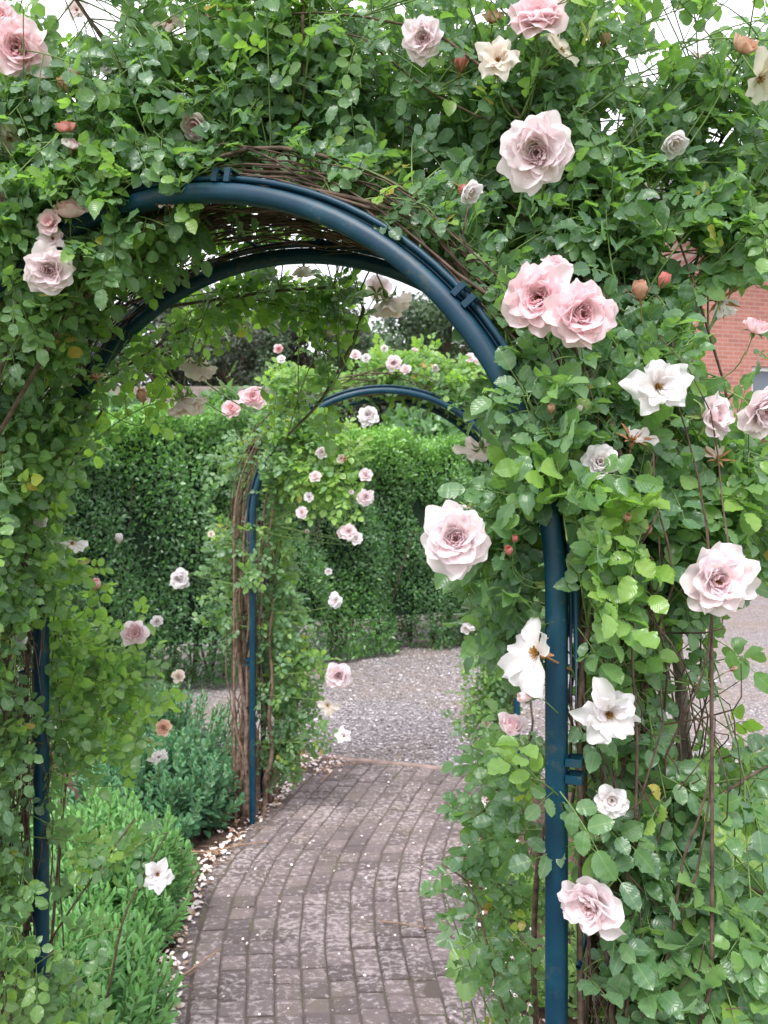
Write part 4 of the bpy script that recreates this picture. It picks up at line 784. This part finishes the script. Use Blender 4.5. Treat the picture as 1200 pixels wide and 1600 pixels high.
for (x, y, Y, d, nrm, R, a) in [(752, 1478, 1.95, (-.2, -.6, -.6), (0, -.6, .9), .075, .05), (728, 1520, 2.0, (-.1, -.5, -.9), (-.4, -.8, .3), .06, .75), (800, 1590, 1.9, (-.3, -.6, -.1), (0, -.4, .9), .07, .1), (700, 1335 + 130, 2.1, (-1, -.2, -.2), (0, -.6, .8), .035, .3)]:
    c = at(x, y, Y); lobed(c, np.array(d), np.array(nrm), R, a); b0 = np.array([.24, 1.95, -.02]); t = np.linspace(0, 1, 8)[:, None]; md = (b0 + c) / 2 + np.array([.02, 0, .08]); sm.tube((1 - t) ** 2 * b0 + 2 * t * (1 - t) * md + t ** 2 * c, .002, 5)
mb.build('leaves', M_ROSE, root); sm.build('stems', M_STEM, root)
# ------------------------------------------------------------------ lawn
m, t, b, out = newmat('lawn_turf'); n1 = noise(t, 2, 5); n2 = noise(t, 80, 5); c = mixc(t, n1, (.15, .25, .06), (.22, .34, .10)); c = mixc(t, mathn(t, 'MULTIPLY', n2, .6), c, (.10, .12, .05)); t.links.new(c, b.inputs['Base Color']); b.inputs['Roughness'].default_value = .95; bump(t, n2, b, 1, .02)
sheet('lawn', [(.95, 1.2), (8, 1.2), (8, 4.1), (1.2, 4.55), (.97, 3.2)], -.024, m)
gr = Leaves(); n = 16000; X = rng.uniform(1.0, 3.2, n); Y = rng.uniform(2.0, 4.4, n); ok = (X < Y * .62 + .4); X, Y = X[ok], Y[ok]; n = len(X)
gr.add_many(np.c_[X, Y, np.full(n, -.026)], unit(np.c_[rng.normal(0, .35, n), rng.normal(0, .35, n), np.ones(n)]), rv(n), rng.uniform(.03, .065, n), rng.random(n), .09); o = gr.build('grass_blades', M_GRASS, lod=2, curl=.5); o['kind'] = 'stuff'
# ------------------------------------------------------------------ hedge
def hedge(name, label, pts, thick, zt, n, bright=.0):
    P = np.array(pts, float); root = thing(name, label, 'hedge', (P[:, 0].mean(), P[:, 1].mean(), 0), 'clipped hedges behind the arches'); seg = np.linalg.norm(np.diff(P, axis=0), axis=1); cl = np.r_[0, np.cumsum(seg)]
    s = rng.uniform(0, cl[-1], n); c = np.stack([np.interp(s, cl, P[:, i]) for i in (0, 1)], -1); c2 = np.stack([np.interp(s + .05, cl, P[:, i]) for i in (0, 1)], -1); d = unit(c2 - c + 1e-6); nn = np.c_[d[:, 1], -d[:, 0]]
    zs = rng.random(n); top = rng.random(n) < .30
    bumpf = .09 * np.sin(s * 5.1) + .07 * np.sin(s * 11 + zs * 6) + .06 * np.sin(zs * 13 + s * 3)
    H = zt + .05 * np.sin(s * 3.3) + .04 * np.sin(s * 9.1)
    depth = np.abs(rng.normal(0, .09, n)) + .22 * np.maximum(0, np.sin(s * 4.3 + zs * 9) * np.sin(zs * 11 - s * 2.1) - .35); off = np.where(top, rng.uniform(-thick / 2, thick / 2, n), thick / 2 + bumpf - depth - .05 * (zs < .08))
    z = np.where(top, H - depth * .8 + .05 * rng.normal(size=n), zs * H)
    pos = np.c_[c + nn * off[:, None], z]
    outn = np.where(top[:, None], np.array([0, 0, 1.]), np.c_[nn, np.zeros(n)]); nrm = unit(outn + rv(n) * .55 + np.array([0, 0, .35])); dr = unit(rv(n) * .6 + outn * .4 + np.array([0, 0, .3]))
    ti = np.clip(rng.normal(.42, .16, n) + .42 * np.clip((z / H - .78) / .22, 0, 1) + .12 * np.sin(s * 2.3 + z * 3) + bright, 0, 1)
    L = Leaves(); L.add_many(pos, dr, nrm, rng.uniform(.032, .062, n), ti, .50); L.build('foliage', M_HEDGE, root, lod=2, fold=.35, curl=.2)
    # dark twiggy core with stems
    mb = MB()
    for k in range(int(cl[-1] / .16)):
        sc = (k + rng.random()) * .16; c0 = np.array([np.interp(sc, cl, P[:, i]) for i in (0, 1)]); b0 = np.array([*c0, -.06]) + np.array([rng.normal(0, .05), rng.normal(0, .05), 0]); hh = zt * rng.uniform(.7, .92)
        for j in range(4):
            e = b0 + np.array([rng.normal(0, .2), rng.normal(0, .2), hh * rng.uniform(.6, 1)]); t = np.linspace(0, 1, 6)[:, None]; mb.tube(b0 + (e - b0) * t + rng.normal(0, .02, (6, 3)) * t, np.linspace(.014, .005, 6), 5)
    mb.build('branches', M_TWIG, root)
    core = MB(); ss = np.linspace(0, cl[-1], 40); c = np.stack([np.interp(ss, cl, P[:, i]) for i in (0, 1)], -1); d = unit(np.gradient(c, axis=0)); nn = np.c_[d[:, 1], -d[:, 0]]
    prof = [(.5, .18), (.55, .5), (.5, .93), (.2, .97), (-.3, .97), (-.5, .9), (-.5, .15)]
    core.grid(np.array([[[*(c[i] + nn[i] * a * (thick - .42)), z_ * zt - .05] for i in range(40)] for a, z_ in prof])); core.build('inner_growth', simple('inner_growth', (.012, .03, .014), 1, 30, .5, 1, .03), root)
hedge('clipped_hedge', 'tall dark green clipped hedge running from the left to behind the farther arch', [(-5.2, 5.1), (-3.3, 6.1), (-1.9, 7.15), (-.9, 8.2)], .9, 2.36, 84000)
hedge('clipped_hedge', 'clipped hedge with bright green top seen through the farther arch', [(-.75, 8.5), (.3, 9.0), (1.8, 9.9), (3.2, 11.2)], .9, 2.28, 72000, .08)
# ------------------------------------------------------------------ buildings
m, t, b, out = newmat('brick_wall'); co = t.nodes.new('ShaderNodeTexCoord'); mp = t.nodes.new('ShaderNodeMapping'); mp.inputs['Rotation'].default_value = (math.radians(90), 0, 0); t.links.new(co.outputs['Object'], mp.inputs[0])
br = t.nodes.new('ShaderNodeTexBrick'); t.links.new(mp.outputs[0], br.inputs[0]); br.inputs['Scale'].default_value = 1.0; br.inputs['Brick Width'].default_value = .22; br.inputs['Row Height'].default_value = .075; br.inputs['Mortar Size'].default_value = .006; br.inputs['Mortar Smooth'].default_value = .2
br.inputs['Color1'].default_value = (.37, .14, .105, 1); br.inputs['Color2'].default_value = (.27, .095, .075, 1); br.inputs['Mortar'].default_value = (.40, .30, .27, 1)
c = mixc(t, mathn(t, 'MULTIPLY', noise(t, 1.2, 6), .5), br.outputs['Color'], (.33, .17, .14)); t.links.new(c, b.inputs['Base Color']); b.inputs['Roughness'].default_value = .9; bump(t, mathn(t, 'SUBTRACT', 1.0, br.outputs['Fac']), b, .5, .01); M_BRICK = m
M_ROOF = simple('slate_roof', (.11, .10, .12), .8, 6, .35); M_WHITE = simple('white_frame', (.75, .75, .75), .5, 4, .05, .05); M_TILE = simple('brown_roof', (.12, .095, .08), .85, 5, .35)
m, t, b, out = newmat('window_glass'); b.inputs['Base Color'].default_value = (.10, .12, .15, 1); b.inputs['Roughness'].default_value = .08; M_GLASS = m
house = thing('brick_house', 'red brick house with dark roof and white window beyond the gravel on the right', 'house', (5.45, 14.0, 0)); house.rotation_euler.z = math.radians(14)
def local(mb, name, mat, smooth=False, parent=None):
    o = link(name, mb.mesh(name, mat, smooth), parent or house); return o
wx0, wx1, wz = 1.15, 2.35, (2.75, 3.95)
mb = MB()   # wall with a window opening; front face on local y=0, gable-ended, 8 m deep
def quad(mb, p): mb.add(np.array(p, float), [np.array([[0, 1, 2, 3]])])
W_, E_ = 10.0, 6.1
for (x0, x1, z0, z1) in [(0, wx0, -.1, E_), (wx1, W_, -.1, E_), (wx0, wx1, -.1, wz[0]), (wx0, wx1, wz[1], E_)]: quad(mb, [(x0, 0, z0), (x1, 0, z0), (x1, 0, z1), (x0, 0, z1)])
for p in ([(wx0, 0, wz[0]), (wx0, 0, wz[1]), (wx0, .15, wz[1]), (wx0, .15, wz[0])], [(wx1, 0, wz[0]), (wx1, .15, wz[0]), (wx1, .15, wz[1]), (wx1, 0, wz[1])], [(wx0, 0, wz[1]), (wx1, 0, wz[1]), (wx1, .15, wz[1]), (wx0, .15, wz[1])]): quad(mb, p)
quad(mb, [(0, 0, -.1), (0, 0, E_), (0, 8, E_), (0, 8, -.1)]); quad(mb, [(W_, 0, -.1), (W_, 8, -.1), (W_, 8, E_), (W_, 0, E_)]); mb.add(np.array([[0, 0, E_], [0, 4, E_ + 3], [0, 8, E_]]), [np.array([[0, 1, 2]])]); mb.add(np.array([[W_, 0, E_], [W_, 8, E_], [W_, 4, E_ + 3]]), [np.array([[0, 1, 2]])])
local(mb, 'wall', M_BRICK)
mb = MB(); 
for sgn in (0, 1):
    y0, y1 = (-.22, 4.0) if sgn == 0 else (8.35, 4.0); z0, z1 = E_ - .12, E_ + 3.12
    V = [(-.25, y0, z0), (W_ + .25, y0, z0), (W_ + .25, y1, z1), (-.25, y1, z1), (-.25, y0, z0 + .12), (W_ + .25, y0, z0 + .12), (W_ + .25, y1, z1 + .12), (-.25, y1, z1 + .12)]
    mb.add(np.array(V), [np.array([[0, 3, 2, 1], [4, 5, 6, 7], [0, 1, 5, 4], [0, 4, 7, 3], [1, 2, 6, 5]])])
roof = local(mb, 'roof', M_ROOF)
mb = MB(); fw = .07
for (x0, x1, z0, z1) in [(wx0, wx1, wz[0], wz[0] + fw), (wx0, wx1, wz[1] - fw, wz[1]), (wx0, wx0 + fw, wz[0] + fw, wz[1] - fw), (wx1 - fw, wx1, wz[0] + fw, wz[1] - fw), ((wx0 + wx1) / 2 - .03, (wx0 + wx1) / 2 + .03, wz[0] + fw, wz[1] - fw)]: mb.box(((x0 + x1) / 2, .10, (z0 + z1) / 2), x1 - x0, .06, z1 - z0)
win = local(mb, 'window', M_WHITE); mb = MB(); quad(mb, [(wx0, .12, wz[0]), (wx1, .12, wz[0]), (wx1, .12, wz[1]), (wx0, .12, wz[1])]); local(mb, 'pane', M_GLASS, parent=win)
mb = MB(); mb.box(((wx0 + wx1) / 2, -.03, wz[0] - .05), wx1 - wx0 + .2, .16, .09); local(mb, 'sill', M_ROOF, parent=win)
mb = MB(); mb.box((3, -.03, 2.3), 5.6, .05, .10); local(mb, 'string_course', M_WHITE)
mb = MB(); mb.tube(np.array([[-.25, -.42, E_ - .16], [5, -.42, E_ - .17], [W_ + .2, -.42, E_ - .18]]), .06, 8); local(mb, 'gutter', M_ROOF, True)
# low outbuilding behind the left hedge
ob = thing('outbuilding', 'low stone outbuilding with brown tiled roof peeping over the hedges', 'outbuilding', (-4.6, 17, 0))
mb = MB(); mb.box((0, 0, 1.4), 4.4, 3, 2.9); link('wall', mb.mesh('wall', simple('rubble_stone', (.42, .38, .34), .9, 5, .4)), ob)
mb = MB(); V = [(-2.5, -1.8, 2.75), (2.4, -1.8, 2.75), (2.4, 0, 3.85), (-2.5, 0, 3.85), (2.4, 1.8, 2.75), (-2.5, 1.8, 2.75)]; V = V + [(a, b_, c_ + .1) for a, b_, c_ in V]
mb.add(np.array(V), [np.array([[0, 3, 2, 1], [3, 5, 4, 2], [6, 7, 8, 9], [9, 8, 10, 11], [0, 1, 7, 6], [0, 6, 9, 3], [1, 2, 8, 7], [2, 4, 10, 8], [3, 9, 11, 5]])]); link('roof', mb.mesh('roof', M_TILE, False), ob)
# ------------------------------------------------------------------ trees
def tree(name, label, x, y, h, r, mat, n=17000, ls=.20, zb=.25, conical=False):
    root = thing(name, label, 'tree', (x, y, 0), 'trees beyond the hedge'); mb = MB()
    tp = np.array([[x + .15 * math.sin(k), y, -.1 + k * h * .9 / 7] for k in range(8)]); mb.tube(tp, np.linspace(h * .03, h * .006, 8), 8)
    lumps = []
    for k in range(34):
        f = rng.uniform(zb, .97); rr = r * ((1 - f) * 1.25 + .08 if conical else math.sqrt(max(.05, 1 - ((f - .55) / .5) ** 2))) * rng.uniform(.35, .95); a = rng.uniform(0, 6.28); c = np.array([x + rr * math.cos(a), y + rr * math.sin(a), f * h]); lumps.append((c, r * rng.uniform(.2, .4)))
        s0 = tp[min(7, max(1, int(f * 6)))]; t = np.linspace(0, 1, 5)[:, None]; mb.tube(s0 + (c - s0) * t, np.linspace(h * .008, .015, 5), 5)
    mb.build('trunk', M_BARK, root); L = Leaves(); k = n // len(lumps)
    for c, rad in lumps:
        u = unit(rv(k)) * (rng.random(k)[:, None] ** .45) * rad * np.array([1, 1, .8 if not conical else 1.1]); tn = rng.normal(.4, .2)
        L.add_many(c + u, unit(rv(k)), unit(rv(k) * .6 + u / rad + [0, 0, .4]), rng.uniform(.6, 1.3, k) * ls, np.clip(tn + rng.normal(0, .12, k) + u[:, 2] / rad * .2, 0, 1), .6)
    L.build('crown', mat, root, lod=2)
for a in [('rounded_shrub', 'pale green shrub in front of the brown outbuilding roof, toward the left', -3.9, 11.2, 2.95, 1.1, M_HEDGE), ('rounded_shrub', 'pale green shrub between the outbuilding and the left shoulder of the farther arch', -2.1, 11.4, 3.0, 1.1, M_HEDGE), ('rounded_shrub', 'pale green rounded shrub just behind the hedge, framed by the farther arch', .6, 12.2, 3.0, 1.0, M_HEDGE), ('rounded_shrub', 'green shrub behind the hedge at the right shoulder of the farther arch', 1.9, 13.5, 3.2, 1.2, M_HEDGE), ('broadleaf_tree', 'dense green tree far behind, between two others over the farther arch', 3.4, 33, 8.0, 3.2, M_TREE), ('broadleaf_tree', 'distant dark green tree directly behind the hanging rose shoot', -1.0, 33, 7.6, 3.0, M_TREE), ('broadleaf_tree', 'distant grey tree filling the gap beyond the outbuilding', -6.0, 32, 8.6, 3.2, M_TREE_G), ('broadleaf_tree', 'grey-green dark tree left of centre behind the hedge, under the left of the big hoop', -7.5, 27, 8.3, 3.2, M_TREE_G), ('broadleaf_tree', 'grey dull tree standing above the brown outbuilding roof', -4.6, 26, 7.6, 2.8, M_TREE_G), ('broadleaf_tree', 'grey-brown tree nearest the middle gap of the arch', -2.3, 27, 8.0, 2.8, M_TREE_G),
          ('broadleaf_tree', 'dark green tree seen just right of the hanging spray', .3, 30, 8.2, 3.0, M_TREE), ('broadleaf_tree', 'green tree rising above the farther arch, its top against the sky', 2.1, 26, 8.4, 2.8, M_TREE), ('broadleaf_tree', 'green tree partly behind the curve of the big hoop', 4.8, 30, 8.0, 3.2, M_TREE), ('broadleaf_tree', 'tall dark tree behind the left foliage', -12, 28, 9, 3.6, M_TREE),
          ('broadleaf_tree', 'bluish tree showing left of the brick house roof', 9.6, 27, 8.9, 2.8, M_TREE), ('broadleaf_tree', 'rounded shrub-like tree between hedge and outbuilding, pale green', 4.6, 17, 4.3, 1.9, M_TREE)]:
    tree(*a)
tree('conifer', 'dark narrow conifer between the dull grey trees', -3.4, 24, 6.6, 1.3, M_TREE, 6000, .12, .05, True)
